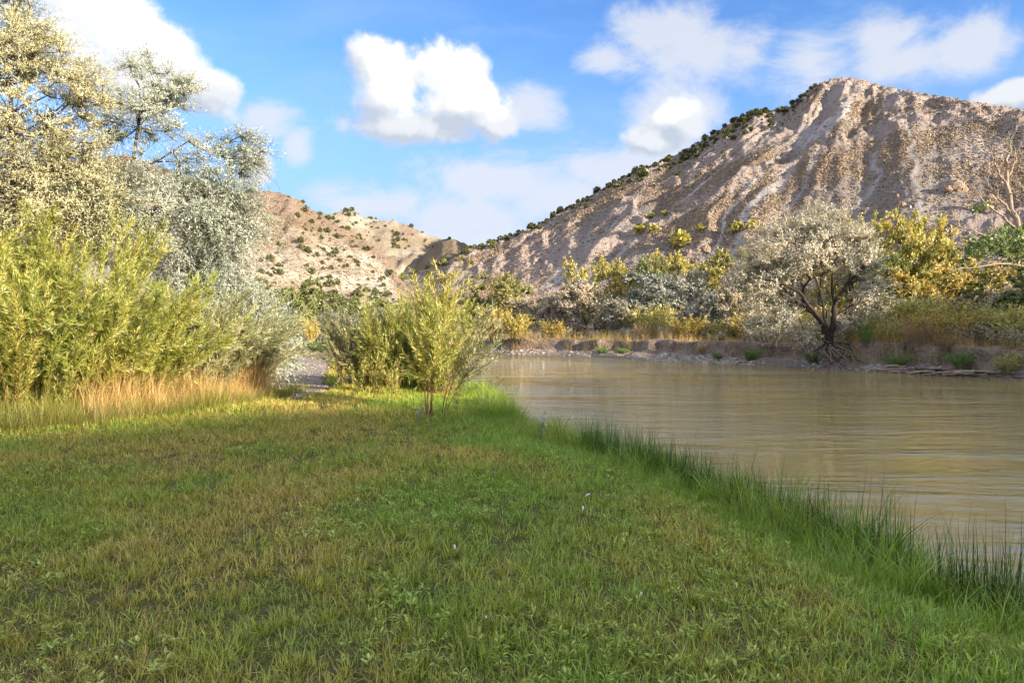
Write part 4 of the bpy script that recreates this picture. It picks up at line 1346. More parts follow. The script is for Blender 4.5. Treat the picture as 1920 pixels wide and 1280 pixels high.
# ------------------------------------------------------------------ the big olive on the far bank
Y_O = 34.2
ox = (1545 - 960) / F * Y_O
oz = 0.1
px = lambda dx: dx / F * Y_O
bigolive = build_tree('olive_tree', (ox, Y_O, oz), 'broad silvery tree with dark forked trunk overhanging the far riverbank', 'tree',
                      [(px(-60), 0, 4.9, 2.3, 1.9, 1.6), (px(-10), 0.2, 6.2, 1.6, 1.4, 0.9), (px(40), 0, 4.6, 1.7, 1.7, 1.4), (px(-120), 0.1, 3.6, 1.4, 1.5, 1.3), (px(-95), -0.3, 1.5, 1.5, 1.2, 0.9),
                       (px(75), 0, 2.8, 1.2, 1.2, 1.3), (px(30), 0.4, 1.4, 1.1, 1.0, 0.8), (px(-40), 0.9, 2.5, 1.6, 1.0, 1.2), (px(-35), -0.5, 0.7, 1.0, 0.8, 0.5), (px(60), 0.3, 5.4, 1.1, 1.2, 0.9)],
                      900, [(0.05, 0, 0.6), (-0.15, -0.2, 1.2), (0.0, -0.4, 1.6)], M_FAROLIVE, M_BARK, 7, 12, 0.55, 0.13, 0.05, tri=True, r0=0.008, rmax=0.2, twig_r=0.003,
                      droop=0.12, up=0.45, out_=0.7, seed=81, bend=0.28, shell=0.45)
for c_ in bigolive.children:
    if c_.name.startswith('crown'): c_.color = (1.38, 1.32, 1.32, 1)
# its two dark main limbs, thick and forked low
LIMBS = [[(0, -0.55, 0.2), (-0.25, -0.7, 1.2), (-0.9, -0.8, 2.0), (-1.7, -0.9, 2.9), (-2.6, -0.9, 3.35), (-3.7, -0.8, 3.6)],
         [(0.05, -0.5, 0.2), (0.1, -0.75, 1.3), (0.15, -0.8, 2.2), (0.6, -0.9, 3.2), (1.4, -0.8, 4.0), (2.2, -0.6, 4.2)],
         [(-0.25, -0.7, 1.1), (-0.45, -0.9, 2.3), (-0.8, -0.9, 3.6), (-1.6, -0.8, 4.8), (-2.0, -0.6, 5.8)],
         [(0.15, -0.8, 2.2), (0.0, -0.8, 3.4), (0.3, -0.7, 4.9), (0.2, -0.5, 6.2)],
         [(-0.9, -0.8, 2.0), (-1.9, -1.0, 2.5), (-2.9, -1.0, 2.6), (-3.8, -0.9, 2.2)],
         [(0.12, -0.75, 1.7), (1.0, -1.0, 2.2), (2.1, -1.0, 2.6), (3.1, -0.9, 2.3)]]


def limb_mesh(name, lines, r0, mat, taper=0.85, sides=6, seed=1):
    r = np.random.default_rng(seed)
    P0, P1, R0, R1 = [], [], [], []
    for k, ln in enumerate(lines):
        A = np.array(ln, float)
        s = np.linspace(0, len(A) - 1, (len(A) - 1) * 4 + 1)
        Q = np.stack([np.interp(s, np.arange(len(A)), A[:, c_]) for c_ in range(3)], 1)
        Q[1:-1] = (Q[:-2] + Q[1:-1] * 2 + Q[2:]) / 4
        Q[1:] += r.normal(size=(len(Q) - 1, 3)) * 0.03 * (0.3 + r0 * 4)
        rr = (r0 if np.isscalar(r0) else r0[k]) * (1 - taper * s / s[-1])
        P0.append(Q[:-1]); P1.append(Q[1:] + (Q[1:] - Q[:-1]) * 0.05); R0.append(rr[:-1]); R1.append(rr[1:])
    V, Fc = tube_arrays(np.concatenate(P0), np.concatenate(P1), np.concatenate(R0), np.concatenate(R1), sides)
    return mesh_np(name, V, Fc, mat, None, True)


for ln, r_ in zip(LIMBS, (0.15, 0.16, 0.07, 0.08, 0.055, 0.05)):
    obj('limb', limb_mesh('limb', [ln], r_, M_BARK, 0.82), bigolive)
# exposed roots hanging down the bank below it
r = np.random.default_rng(5)
for k in range(22):
    x0 = -0.9 + 2.0 * r.random()
    a = r.normal() * 0.9
    ln = [(x0 * 0.3, -0.5, 0.25), (x0, -0.9, -0.05 + 0.1 * r.random()), (x0 + a * 0.6, -1.5, -0.35 - 0.2 * r.random()), (x0 + a * 1.3 - 0.2, -2.0 - 0.5 * r.random(), -0.78)]
    obj('root', limb_mesh('root', [ln], 0.025 + 0.02 * r.random(), M_GREYBARK if r.random() < 0.4 else M_BARK, 0.75, 5, k), bigolive)

# ------------------------------------------------------------------ trees on the far side: a few grown, then copied
def proto(kind, seed):
    r = np.random.default_rng(seed)
    if kind == 'olive':
        bl = [(r.normal() * 1.2, r.normal() * 0.8, 2.2 + 3.2 * r.random(), 1.0 + 0.8 * r.random(), 1.1, 0.8 + 0.7 * r.random()) for _ in range(8)] + \
             [(-1.6, 0, 1.4, 1.1, 1, 1.0), (1.5, 0, 1.3, 1.1, 1, 1.0), (0, -.4, 1.2, 1.2, 1, 0.9)]
        return build_tree('olive_tree', (0, 0, 0), 'x', 'tree', bl, 330, [(0.1, 0, 0.7), (0, 0.1, 1.5)], M_FAROLIVE, M_BARK, 5, 8, 0.55, 0.22, 0.12, seed=seed, up=0.4, out_=0.8, droop=0.1, r0=0.012, rmax=0.2, twig_r=0.006, shell=0.6)
    if kind == 'cotton':
        bl = [(r.normal() * 1.25, r.normal() * 0.9, 1.7 + 4.2 * r.random(), 0.75 + 0.6 * r.random(), 0.9, 0.8 + 0.6 * r.random()) for _ in range(10)] + [(0, 0, 3.0, 1.6, 1.3, 1.6)]
        return build_tree('cottonwood_tree', (0, 0, 0), 'x', 'tree', bl, 330, [(0.05, 0, 1.0), (0, 0.1, 2.2), (0.1, 0, 3.2)], M_COTTON, M_GREYBARK, 5, 9, 0.45, 0.19, 0.15, seed=seed, up=0.5, out_=0.8, droop=0.0, r0=0.010, rmax=0.15, twig_r=0.006, shell=0.6)


OL = [proto('olive', s) for s in (101, 102, 103)]
CT = [proto('cotton', s) for s in (111, 112, 113)]
HT = {}
for o in OL + CT:
    vs = [c_ for c_ in o.children if c_.name.startswith('crown')][0].data
    a_ = np.empty(len(vs.vertices) * 3, np.float32); vs.vertices.foreach_get('co', a_); a_ = a_.reshape(-1, 3)
    HT[o.name] = (np.percentile(a_[:, 2], 99.7), np.percentile(a_[:, 0], 99) - np.percentile(a_[:, 0], 1), 0.5 * (np.percentile(a_[:, 0], 99) + np.percentile(a_[:, 0], 1)))
used = set()


def plant_tree(kind, x, top, width, Y, label, color, group, var=None, world=None, hw=None):
    L_ = OL if kind == 'o' else CT
    k = rng.integers(0, 3) if var is None else var
    src = L_[k]
    h0, w0, cx = HT[src.name]
    if world is None:
        X = (x - 960) / F * Y
        g = max(ground_at(X, Y), -0.2)
        H = EYE + (HZ - top) / F * Y - g
        Wd = width / F * Y
    else:
        X, Yq = world; Y = Yq; g = ground_at(X, Y); H, Wd = hw
    sx = Wd / w0; sz = H / h0
    flip = 1 if rng.random() < 0.5 else -1
    loc = (X - cx * sx * flip, Y, g - 0.05)
    rz = 0 if flip == 1 else PI
    if src.name not in used:
        used.add(src.name)
        src.location = loc; src.scale = (sx, (sx + sz) / 2, sz); src.rotation_euler = (0, 0, rz)
        src['label'] = label
        if group: src['group'] = group
        for c_ in src.children:
            if c_.name.startswith('crown'): c_.color = color
        return src
    return copy_tree(src, loc, (sx, (sx + sz) / 2, sz), rz, label, group, color)


W1 = (1, 1, 1, 1)
GRN = (0.72, 0.85, 0.85, 1); DK = (0.5, 0.62, 0.65, 1); YL = (1.4, 1.32, 1.25, 1); BLUE = (0.78, 0.86, 0.95, 1); PINK = (1.25, 1.12, 1.08, 1)
TREES = [
    # kind, x, top, width, Y, label, colour
    ('c', 540, 521, 118, 62, 'rounded green cottonwood right of the near silver tree, below the left hill', GRN),
    ('c', 486, 545, 80, 58, 'green tree half hidden by the near silver tree', GRN),
    ('c', 612, 556, 70, 66, 'dark green tree between the rounded cottonwood and the middle thicket', DK),
    ('c', 665, 546, 95, 70, 'dark green broad tree rising behind the left end of the middle thicket', DK),
    ('c', 730, 560, 80, 72, 'dull green tree behind the centre of the middle thicket', GRN),
    ('o', 640, 584, 95, 50, 'low silvery tree in front of the dark green trees', W1),
    ('o', 700, 575, 90, 54, 'small silvery tree hidden behind the middle willows', W1),
    ('o', 596, 592, 50, 47, 'small grey tree beside the yellow bush at the far end of the path', W1),
    ('c', 935, 510, 115, 66, 'yellow green tree at the foot of the mountain right of the middle thicket', (0.95, 0.95, 1, 1)),
    ('c', 880, 548, 80, 68, 'small green tree seen through the tips of the middle willows', GRN),
    ('c', 840, 560, 70, 62, 'thin green tree behind the arching willow', W1),
    ('o', 1005, 556, 95, 62, 'leftmost pale silvery tree of the far bank row', PINK),
    ('o', 1050, 540, 95, 59, 'pale silvery tree second in the far bank row', PINK),
    ('o', 1118, 524, 135, 56, 'wide pale silvery tree below the leftmost yellow green tops', PINK),
    ('o', 1175, 560, 80, 54, 'short silvery tree between the wide pale tree and the blue green one', W1),
    ('o', 1238, 512, 140, 55, 'blue green silvery tree in the middle of the far bank row', BLUE),
    ('o', 1318, 548, 95, 48, 'short blue grey tree left of the broad overhanging tree', BLUE),
    ('o', 1392, 530, 100, 46, 'pinkish silvery tree touching the left side of the broad overhanging tree', PINK),
    ('c', 1098, 484, 78, 82, 'leftmost yellow green treetop above the far bank row', YL),
    ('c', 1152, 484, 78, 86, 'rounded yellow green treetop, second above the far bank row', YL),
    ('c', 1210, 484, 70, 80, 'green treetop between the rounded top and the brightest top', GRN),
    ('c', 1262, 470, 100, 80, 'brightest yellow green treetop of the far bank row', YL),
    ('c', 1312, 490, 70, 78, 'small yellow treetop right of the brightest top', YL),
    ('c', 1358, 468, 105, 72, 'olive green treetop below the rocky outcrop', (1.2, 1.15, 1.1, 1)),
    ('c', 1412, 486, 80, 66, 'yellow green treetop behind the left side of the broad overhanging tree', W1),
    ('c', 1598, 404, 125, 54, 'tall yellow green cottonwood just right of the broad overhanging tree', YL),
    ('c', 1655, 410, 120, 56, 'middle one of the tall yellow green cottonwoods', YL),
    ('c', 1712, 398, 150, 53, 'tallest rightmost yellow green cottonwood of the tall group', YL),
    ('c', 1640, 475, 100, 48, 'darker green tree in front of the tall cottonwoods', GRN),
    ('c', 1770, 455, 110, 52, 'yellow green tree on the right flank of the tall cottonwoods', YL),
    ('c', 1820, 492, 130, 48, 'low golden tree behind the dark green limb', (1.2, 1.02, 0.8, 1)),
    ('c', 1740, 505, 120, 46, 'golden yellow tree with pale trunk below the tallest cottonwood', (1.25, 1.02, 0.75, 1)),
    ('o', 1672, 560, 135, 42, 'blue grey tree in shade right of the broad overhanging tree', BLUE),
    ('o', 1590, 585, 80, 40, 'grey green shrubby tree behind the forked trunk', W1),
    ('c', 1885, 528, 150, 38, 'dark green dense tree low at the right edge', DK),
    ('c', 1765, 575, 110, 40, 'dark green low tree below the golden tree', DK),
    ('c', 1985, 500, 170, 36, 'dark green tree cut by the right edge of the picture', DK),
    ('c', 1940, 470, 120, 50, 'yellow green tree behind the bleached dead tree', W1),
    ('c', 975, 572, 100, 64, 'low pale yellow thicket tree at the left end of the far bank row', YL),
    ('c', 1085, 578, 90, 60, 'low pale yellow thicket tree between the pale silvery trees', YL),
    ('c', 1200, 566, 90, 62, 'low yellow green thicket tree left of the blue green tree', W1),
    ('c', 1300, 560, 90, 60, 'low yellow green thicket tree right of the blue green tree', YL),
    ('o', 1350, 512, 100, 58, 'tall pale silvery tree behind the short blue grey tree', PINK),
    ('o', 1290, 505, 90, 62, 'tall pale silvery tree left of the olive green treetop', PINK),
    ('c', 1450, 545, 110, 56, 'yellow green thicket behind the left half of the broad overhanging tree', YL),
    ('o', 1845, 535, 120, 46, 'pale silvery tree between the golden trees at right', PINK),
    ('c', 1690, 500, 130, 47, 'pale yellow thicket tree in front of the tall cottonwoods', YL),
    ('c', 1890, 500, 120, 52, 'pale yellow tree behind the dark green dense tree', YL),
    ('c', 1560, 470, 100, 52, 'pale yellow tree rising behind the right half of the overhanging tree', YL),
]
for k_, x, top, w_, Y, lb, cl in TREES:
    plant_tree(k_, x, top, w_, Y, lb, cl, None)

# ------------------------------------------------------------------ dead and half dead trees
def bare_tree(name, loc, label, lines, radii, mat, seed, twigs=3, tlen=0.8, up=0.5):
    r = np.random.default_rng(seed)
    root = thing(name, loc, label, 'tree')
    obj('trunk', limb_mesh('trunk', [lines[0]], radii[0], mat, 0.8, 7, seed), root)
    P0, P1 = [], []
    for ln, rad in zip(lines[1:], radii[1:]):
        obj('branch', limb_mesh('branch', [ln], rad, mat, 0.85, 5, seed), root)
    for ln in lines:
        A = np.array(ln)
        for i in range(1, len(A)):
            for _ in range(twigs):
                q = A[i - 1] + (A[i] - A[i - 1]) * r.random()
                d = norm((A[i] - A[i - 1])[None])[0] * 0.6 + r.normal(size=3) * 0.6 + np.array([0, 0, up])
                d /= np.linalg.norm(d)
                L_ = tlen * (0.4 + r.random())
                mid = q + d * L_ * 0.5 + r.normal(size=3) * 0.06 * L_
                tip = mid + norm((d + r.normal(size=3) * 0.3 + np.array([0, 0, 0.3]))[None])[0] * L_ * 0.5
                P0 += [q, mid]; P1 += [mid, tip]
                for _2 in range(2):
                    d2 = norm((d + r.normal(size=3) * 0.6)[None])[0]
                    P0.append(mid); P1.append(mid + d2 * L_ * 0.45)
    P0 = np.array(P0); P1 = np.array(P1)
    V, Fc = tube_arrays(P0, P1, np.full(len(P0), 0.018), np.full(len(P0), 0.006), 4)
    obj('twigs', mesh_np('twigs', V, Fc, mat, None, True), root)['kind'] = 'stuff'
    return root


Yd = 31.0
s_ = Yd / F
def dp(x, v, dy=0.0):
    return ((x - 1945) * s_, dy, EYE + (HZ - v) * s_ - 0.3)


dead = bare_tree('dead_tree', ((1945 - 960) * s_, Yd, 0.3), 'bleached dead tree with twisting bare branches at the right edge',
                 [[dp(1945, 640), dp(1940, 560), dp(1925, 480), dp(1905, 410), dp(1888, 350), dp(1890, 300), dp(1895, 262)],
                  [dp(1905, 410), dp(1885, 385), dp(1860, 360), dp(1845, 330)], [dp(1915, 440), dp(1880, 405), dp(1845, 380), dp(1825, 350)],
                  [dp(1888, 350), dp(1870, 320), dp(1858, 290), dp(1862, 275)], [dp(1890, 330), dp(1905, 300), dp(1902, 275)],
                  [dp(1925, 480, -.3), dp(1880, 470, -.5), dp(1840, 450, -.6), dp(1800, 435, -.7), dp(1770, 425, -.7)], [dp(1935, 520, -.3), dp(1895, 500, -.8), dp(1850, 497, -1.0), dp(1800, 505, -1.1), dp(1750, 508, -1.1)],
                  [dp(1930, 500), dp(1900, 485), dp(1875, 480)]],
                 [0.22, 0.07, 0.07, 0.06, 0.06, 0.08, 0.08, 0.06], M_PALEBARK, 3, 3, 0.9)
r = np.random.default_rng(9)
bl = [(*dp(1850, 470, -.6), 1.1, 0.9, 0.75), (*dp(1880, 455, -.4), 0.9, 0.8, 0.6), (*dp(1815, 480, -.8), 0.7, 0.6, 0.45), (*dp(1905, 480, -.4), 1.0, 0.9, 0.7), (*dp(1840, 395, 0), 0.3, 0.3, 0.2)]
pts = blob_points(bl, 120, 0.4, r)
bpos, bax, LL, WW, _ = sprays(pts, np.array(dp(1870, 500)), 4, 8, 0.5, 0.12, 0.09, r=r)
cr = obj('crown', leaves_mesh('crown', bpos, bax, LL, WW, M_COTTON), dead); cr.color = (0.5, 0.72, 0.7, 1)

Yt = 41.0
def dq(x, v, dy=0.0):
    return ((x - 1490) * Yt / F, dy, EYE + (HZ - v) * Yt / F - 0.3)


bare_tree('dead_tree', ((1490 - 960) * Yt / F, Yt, 0.3), 'pale leafless treetop sticking up behind the broad overhanging tree',
          [[dq(1490, 620), dq(1488, 540), dq(1490, 470), dq(1482, 430), dq(1470, 400)],
           [dq(1490, 490), dq(1455, 450), dq(1440, 415), dq(1428, 395)], [dq(1490, 480), dq(1515, 440), dq(1530, 410)], [dq(1488, 470), dq(1500, 430), dq(1505, 400)],
           [dq(1489, 500), dq(1540, 450), dq(1552, 420)], [dq(1489, 500), dq(1430, 470), dq(1395, 445)]],
          [0.16, 0.05, 0.05, 0.05, 0.05, 0.05], M_PALEBARK, 8, 6, 1.4, 0.7)

# ------------------------------------------------------------------ shrubs on the far bank
def shrub_proto(name, kind, seed):
    if kind == 'sage':
        return willow(name, (0, 0, 0), 'x', 'shrub', 70, 1.0, (0.75, 0.75), M_FAROLIVE, M_GREYBARK, L=0.09, W=0.035, lpm=14, side=3, seed=seed, basr=0.25, lowleaf=0.1, arch=0.1, stem_r=0.008, sidelen=0.3)
    if kind == 'green':
        return willow(name, (0, 0, 0), 'x', 'shrub', 60, 1.0, (0.6, 0.6), M_COTTON, M_GREYBARK, L=0.12, W=0.045, lpm=15, side=4, seed=seed, basr=0.25, lowleaf=0.05, arch=0.05, stem_r=0.008, sidelen=0.3)
    return willow(name, (0, 0, 0), 'x', 'shrub', 90, 1.0, (0.5, 0.5), M_SAGE, M_GREYBARK, L=0.10, W=0.02, lpm=12, side=2, seed=seed, basr=0.25, lowleaf=0.2, arch=0.0, stem_r=0.006, sidelen=0.25)


SH = {'s': [shrub_proto('sagebrush', 'sage', 201), shrub_proto('sagebrush', 'sage', 202)], 'g': [shrub_proto('leafy_shrub', 'green', 203), shrub_proto('leafy_shrub', 'green', 204)],
      'd': [shrub_proto('dry_bush', 'dry', 205)]}


def plant_shrub(kind, loc, h, w_, label, color, group=None):
    L_ = SH[kind]; src = L_[rng.integers(0, len(L_))]
    rz = rng.random() * 6.28
    sc = (w_ / 1.3, w_ / 1.3, h)
    if src.name not in used:
        used.add(src.name); src.location = loc; src.scale = sc; src.rotation_euler = (0, 0, rz); src['label'] = label
        if group: src['group'] = group
        for c_ in src.children:
            if c_.name.startswith('foliage'): c_.color = color
        return src
    return copy_tree(src, loc, sc, rz, label, group, color)


GOLD = (1.25, 1.0, 0.6, 1)
ROWS = [('s', 'grey green sagebrush', 'sagebrush along the far bank', (1.4, 1.35, 1.3, 1)),
        ('g', 'yellow green leafy shrub', 'leafy shrubs along the far bank', (1.35, 1.3, 1.1, 1)),
        ('g', 'golden leafy shrub', 'golden shrubs along the far bank', GOLD),
        ('d', 'tan dry bush', 'dry bushes along the far bank', (1.5, 1.25, 0.95, 1))]
for k in range(150):
    t = bank_t_for_px(940 + 1040 * rng.random()) + rng.normal() * 0.5
    P = bank_point(t, 3.0)
    back = 0.0 + 9.5 * rng.random() ** 1.3
    i = int(np.clip(np.searchsorted(BT, t), 0, nr - 1))
    x, y = P[0] + NX[i] * back, P[1] + NY[i] * back
    if abs(x - ox) < 2.0 and y < Y_O + 1: continue
    z = max(ground_at(x, y), P[2]) if back < 3 else ground_at(x, y)
    pxx = x / y * F + 960
    pr = [0.42, 0.3, 0.10, 0.18] if pxx < 1500 else [0.16, 0.44, 0.22, 0.18]
    kk = rng.choice(4, p=pr)
    kd, lb, gp, cl = ROWS[kk]
    h = (0.4 + 1.1 * rng.random() ** 1.6) * (1 + 0.09 * back) * (1.2 if pxx > 1500 else 1.0)
    if kd == 's': h *= 0.75
    size_ = 'low' if h < 0.8 else 'waist high' if h < 1.25 else 'tall'
    where = [w_ for lim, w_ in ((1060, 'near the willow tips'), (1180, 'below the wide pale tree'), (1300, 'below the blue green tree'), (1440, 'left of the overhanging tree'), (1620, 'beside the forked dark trunk'),
                                (1720, 'above the driftwood pile'), (1820, 'right of the driftwood'), (9999, 'at the right edge')) if pxx < lim][0]
    depth_ = 'at the bank edge' if back < 2.2 else 'set back from the bank' if back < 5 else 'deep among the trees'
    plant_shrub(kd, (x, y, z - 0.05), h, h * (1.1 + 0.5 * rng.random()), f"{size_} {lb} {where}, {depth_}", cl, gp)
# particular ones
def on_bank(x, d):
    P = bank_point(bank_t_for_px(x), d)
    return (P[0], P[1], P[2] - 0.04)


DG = (0.42, 0.75, 0.45, 1)
for x, d, h, w_, lb in ((1388, 0.9, 0.75, 1.1, 'bright green tuft at the waterline left of the overhanging tree'), (1672, 1.0, 0.6, 1.2, 'green tuft on the bank right of the exposed roots'),
                        (1790, 1.0, 0.8, 1.1, 'dense green bush growing out of the driftwood pile'), (1500, 0.8, 0.6, 0.8, 'small green bush under the overhanging tree'),
                        (1095, 1.0, 0.5, 1.0, 'small green tuft on the pale bank below the silvery trees'), (1130, 1.0, 0.4, 0.9, 'low green tuft just right of another on the pale bank'),
                        (1600, 1.8, 1.1, 0.7, 'fresh green shrub on the bank edge right of the trunk'), (1880, 0.8, 0.9, 1.1, 'yellow green bush at the waterline near the right edge'),
                        (1320, 0.9, 0.4, 0.7, 'tiny green tuft on the gravel toe of the far bank')):
    plant_shrub('g', on_bank(x, d), h, w_, lb, DG if 'yellow' not in lb else W1)
for x, d, h, w_, lb in ((1690, 1.9, 1.3, 1.9, 'wide tan dry bush above the green tuft on the bank'), (1740, 1.7, 1.2, 1.5, 'orange tan dry bush hanging over the bank edge'), (1275, 1.2, 0.7, 0.8, 'small tan bush on the eroded bank face')):
    plant_shrub('d', on_bank(x, d), h, w_, lb, (1.3, 1.05, 0.7, 1))
plant_shrub('g', ((925 - 960) / F * 50, 50.5, 0.2), 2.4, 2.6, 'golden yellow bush beyond the willow tips, left one', (1.3, 1.1, 0.7, 1))
plant_shrub('g', ((968 - 960) / F * 49, 50.0, 0.2), 1.9, 2.2, 'golden yellow bush beyond the willow tips, right one', (1.3, 1.1, 0.7, 1))
plant_shrub('g', ((582 - 960) / F * 44, 44, 0.0), 1.7, 1.1, 'yellow bush at the far end of the gravel path', (1.6, 1.3, 0.7, 1))
for x, Y, h, lb in ((565, 36, 0.5, 'low green plant at the far left of the gravel path'), (590, 35, 0.55, 'low green plant at the far end of the gravel path'), (608, 34, 0.5, 'low green plant at the far right of the gravel path')):
    plant_shrub('g', ((x - 960) / F * Y, Y, 0.0), h, 1.3, lb, DG)

# driftwood caught along the bank
r = np.random.default_rng(17)
for k in range(34):
    pxx = 1655 + 215 * r.random() if k < 24 else 1560 + 350 * r.random()
    t = bank_t_for_px(pxx)
    P = bank_point(t, -0.05 + 0.45 * r.random())
    i = int(np.clip(np.searchsorted(BT, t), 0, nr - 1))
    tx, ty = NY[i], -NX[i]
    L_ = 0.5 + 1.6 * r.random()
    an = r.normal() * 0.25
    dx, dy = tx + NX[i] * an, ty + NY[i] * an
    lift = 0.04 + 0.16 * r.random()
    ln = [(-dx * L_ / 2, -dy * L_ / 2, -0.02), (0, r.normal() * 0.05, 0.05 + r.normal() * 0.04), (dx * L_ / 2, dy * L_ / 2, 0.04 + r.normal() * 0.09)]
    o = obj('driftwood_branch', limb_mesh('driftwood_branch', [ln], 0.02 + 0.035 * r.random(), M_PALEBARK if r.random() < 0.65 else M_BARK, 0.7, 5, k), None, (P[0], P[1], max(P[2], WATER + 0.03) + lift))
    sz_ = 'short' if L_ < 1.0 else 'long' if L_ > 1.6 else 'medium'
    tn_ = 'bleached' if o.data.materials[0] is M_PALEBARK else 'dark'
    if k < 24: lb = f"{sz_} {tn_} driftwood branch in the {'left part' if pxx < 1727 else 'middle' if pxx < 1798 else 'right part'} of the pile below the bank"
    else: lb = f"{sz_} {tn_} stray driftwood stick on the gravel {'under the overhanging tree' if pxx < 1660 else 'near the driftwood pile' if pxx < 1800 else 'near the right edge'}"
    tag(o, lb, 'driftwood',
        'driftwood pile by the green bush' if k < 24 else 'stray driftwood sticks')

# ------------------------------------------------------------------ plants and rocks on the hills
def sage_mesh(name, seed):
    r = np.random.default_rng(seed)
    n_ = 26
    d = rand_dir(n_, r); d[:, 2] = np.abs(d[:, 2])
    base = d * 0.45 * np.array([1, 1, 0.7])
    side = norm(np.cross(d, rand_dir(n_, r))); up_ = np.cross(side, d)
    q = 0.42
    V = np.stack([base - side * q * .6, base - up_ * q * .5 + d * 0.1, base + side * q * .6, base + up_ * q * .5 + d * 0.12], 1).reshape(-1, 3)
    return mesh_np(name, V, np.arange(n_ * 4).reshape(n_, 4), M_SAGEI, {'rnd': np.repeat(r.random(n_), 4)})


M_SAGEI = grass_mat('hillside_scrub', [(0.0, (0.135, 0.095, 0.069)), (0.45, (0.312, 0.223, 0.142)), (1.0, (0.603, 0.446, 0.304))], 0.1)
c_sage = src_collection('scrub_source', [sage_mesh(f's{k}', k) for k in range(4)])
wgt = MOUNT.vis * sstep(MOUNT.Z, -1.5, 1) * (1 - 0.93 * MOUNT.chute) * (1 - 0.8 * MOUNT.rock) * (MOUNT.YY < 320) * (np.abs(MOUNT.U)[:, None] < 0.85)
wgt = wgt * (0.25 + 1.1 * sstep(fbm(MOUNT.X * 0.04, MOUNT.YY * 0.04, 3, 31), 0.3, 0.6))
X_, Y_, Z_ = MOUNT.sample(85000, wgt)
n = len(X_)
scatter('mountain_scrub', np.stack([X_, Y_, Z_ - 0.1], 1), 0.36 + 0.60 * rng.random(n) ** 1.4, rng.random(n) * 6.28, rng.random(n) * 0.2, rng.integers(0, 4, n), rng.random(n), c_sage,
        'low tan scrub dotted densely over the mountain slope', 'scrub')
X_, Y_, Z_ = LEFT.sample(17000, LEFT.vis * (LEFT.Z > 1) * (LEFT.px > 380) * (1 - 0.6 * LEFT.attrs['rock']))
n = len(X_)
scatter('hill_scrub', np.stack([X_, Y_, Z_ - 0.1], 1), 0.30 + 0.55 * rng.random(n) ** 2, rng.random(n) * 6.28, rng.random(n) * 0.2, rng.integers(0, 4, n), rng.random(n) * 0.7, c_sage,
        'low tan scrub dotted over the left hill', 'scrub')


def juniper_mesh(seed):
    r = np.random.default_rng(seed)
    n_ = 190
    d = rand_dir(n_, r)
    t_ = r.random(n_)
    lob = 1 + 0.35 * np.sin(3 * np.arctan2(d[:, 1], d[:, 0]) + seed) + 0.2 * r.normal(size=n_)
    prof = np.sin(PI * np.clip(t_ * 0.86 + 0.12, 0, 1)) ** 0.7
    base = np.stack([np.cos(2 * PI * d[:, 0]) * prof * lob * 0.46, np.sin(2 * PI * d[:, 0]) * prof * lob * 0.46, 0.05 + t_ * 0.9], 1)
    ax = norm(base * np.array([1, 1, 0.0]) + np.array([0, 0, 0.25]) + r.normal(size=(n_, 3)) * 0.25)
    base = base * np.array([0.75, 0.75, 1])
    V_L = 0.20 + 0.14 * r.random(n_)
    return leaves_mesh('crown', base, ax, V_L, V_L * 0.9, M_JUNIPER, rnd=r.random(n_))


JM = [juniper_mesh(s) for s in (1, 2, 3, 4)]
JT = limb_mesh('trunk', [[(0, 0, -0.1), (0.02, 0, 0.2), (0, 0.02, 0.6)]], 0.05, M_BARK, 0.6, 5, 2)


def juniper(x, y, z, s, label, group, color=(1, 1, 1, 1), sq=1.0):
    root = thing('juniper_tree', (x, y, z - 0.15), label, 'tree', group, rng.random() * 6.28)
    root.scale = (s * sq, s * sq, s)
    obj('trunk', JT, root)
    c_ = obj('crown', JM[rng.integers(0, 4)], root); c_.color = color
    return root


def place(x_, v_):
    if x_ > 940:
        return ('at the foot of the ridge' if x_ < 1060 else 'on its lower third' if x_ < 1180 else 'halfway up the ridge' if x_ < 1300 else 'on its upper third' if x_ < 1400 else 'just below the rocky peak')
    side = 'beside the silver tree' if x_ < 500 else 'above the green tree' if x_ < 600 else 'above the middle thicket' if x_ < 700 else 'near the canyon mouth' if x_ < 780 else 'by the shaded gap'
    hgt_ = 'near the skyline' if v_ < 425 else 'at mid height' if v_ < 485 else 'low on the slope'
    return side + ', ' + hgt_


def hill_band(h, mask, n_, smin_, smax_, label, group, color=(1, 1, 1, 1), mind=1.6):
    dv = np.abs(np.gradient(h.v, axis=1)) / (np.gradient(h.Y)[None, :] * h.YY)
    X_, Y_, Z_ = h.sample(n_ * 4, mask * (dv + dv.mean() * 0.05))
    kept = []
    for x, y, z in zip(X_, Y_, Z_):
        if len(kept) >= n_: break
        if all((x - a_) ** 2 + (y - c_) ** 2 > mind ** 2 for a_, c_ in kept):
            kept.append((x, y))
            s_ = smin_ + (smax_ - smin_) * rng.random() ** 1.5
            q_ = (s_ - smin_) / (smax_ - smin_)
            pxx_ = x / y * F + 960; v_ = HZ - (z - EYE) / y * F
            sz_ = 'small' if q_ < 0.2 else 'medium' if q_ < 0.6 else 'large'
            pl_ = place(pxx_, v_)
            juniper(x, y, z, s_, f"{sz_} {label}, {pl_}", group, color, 0.9 + 0.4 * rng.random())


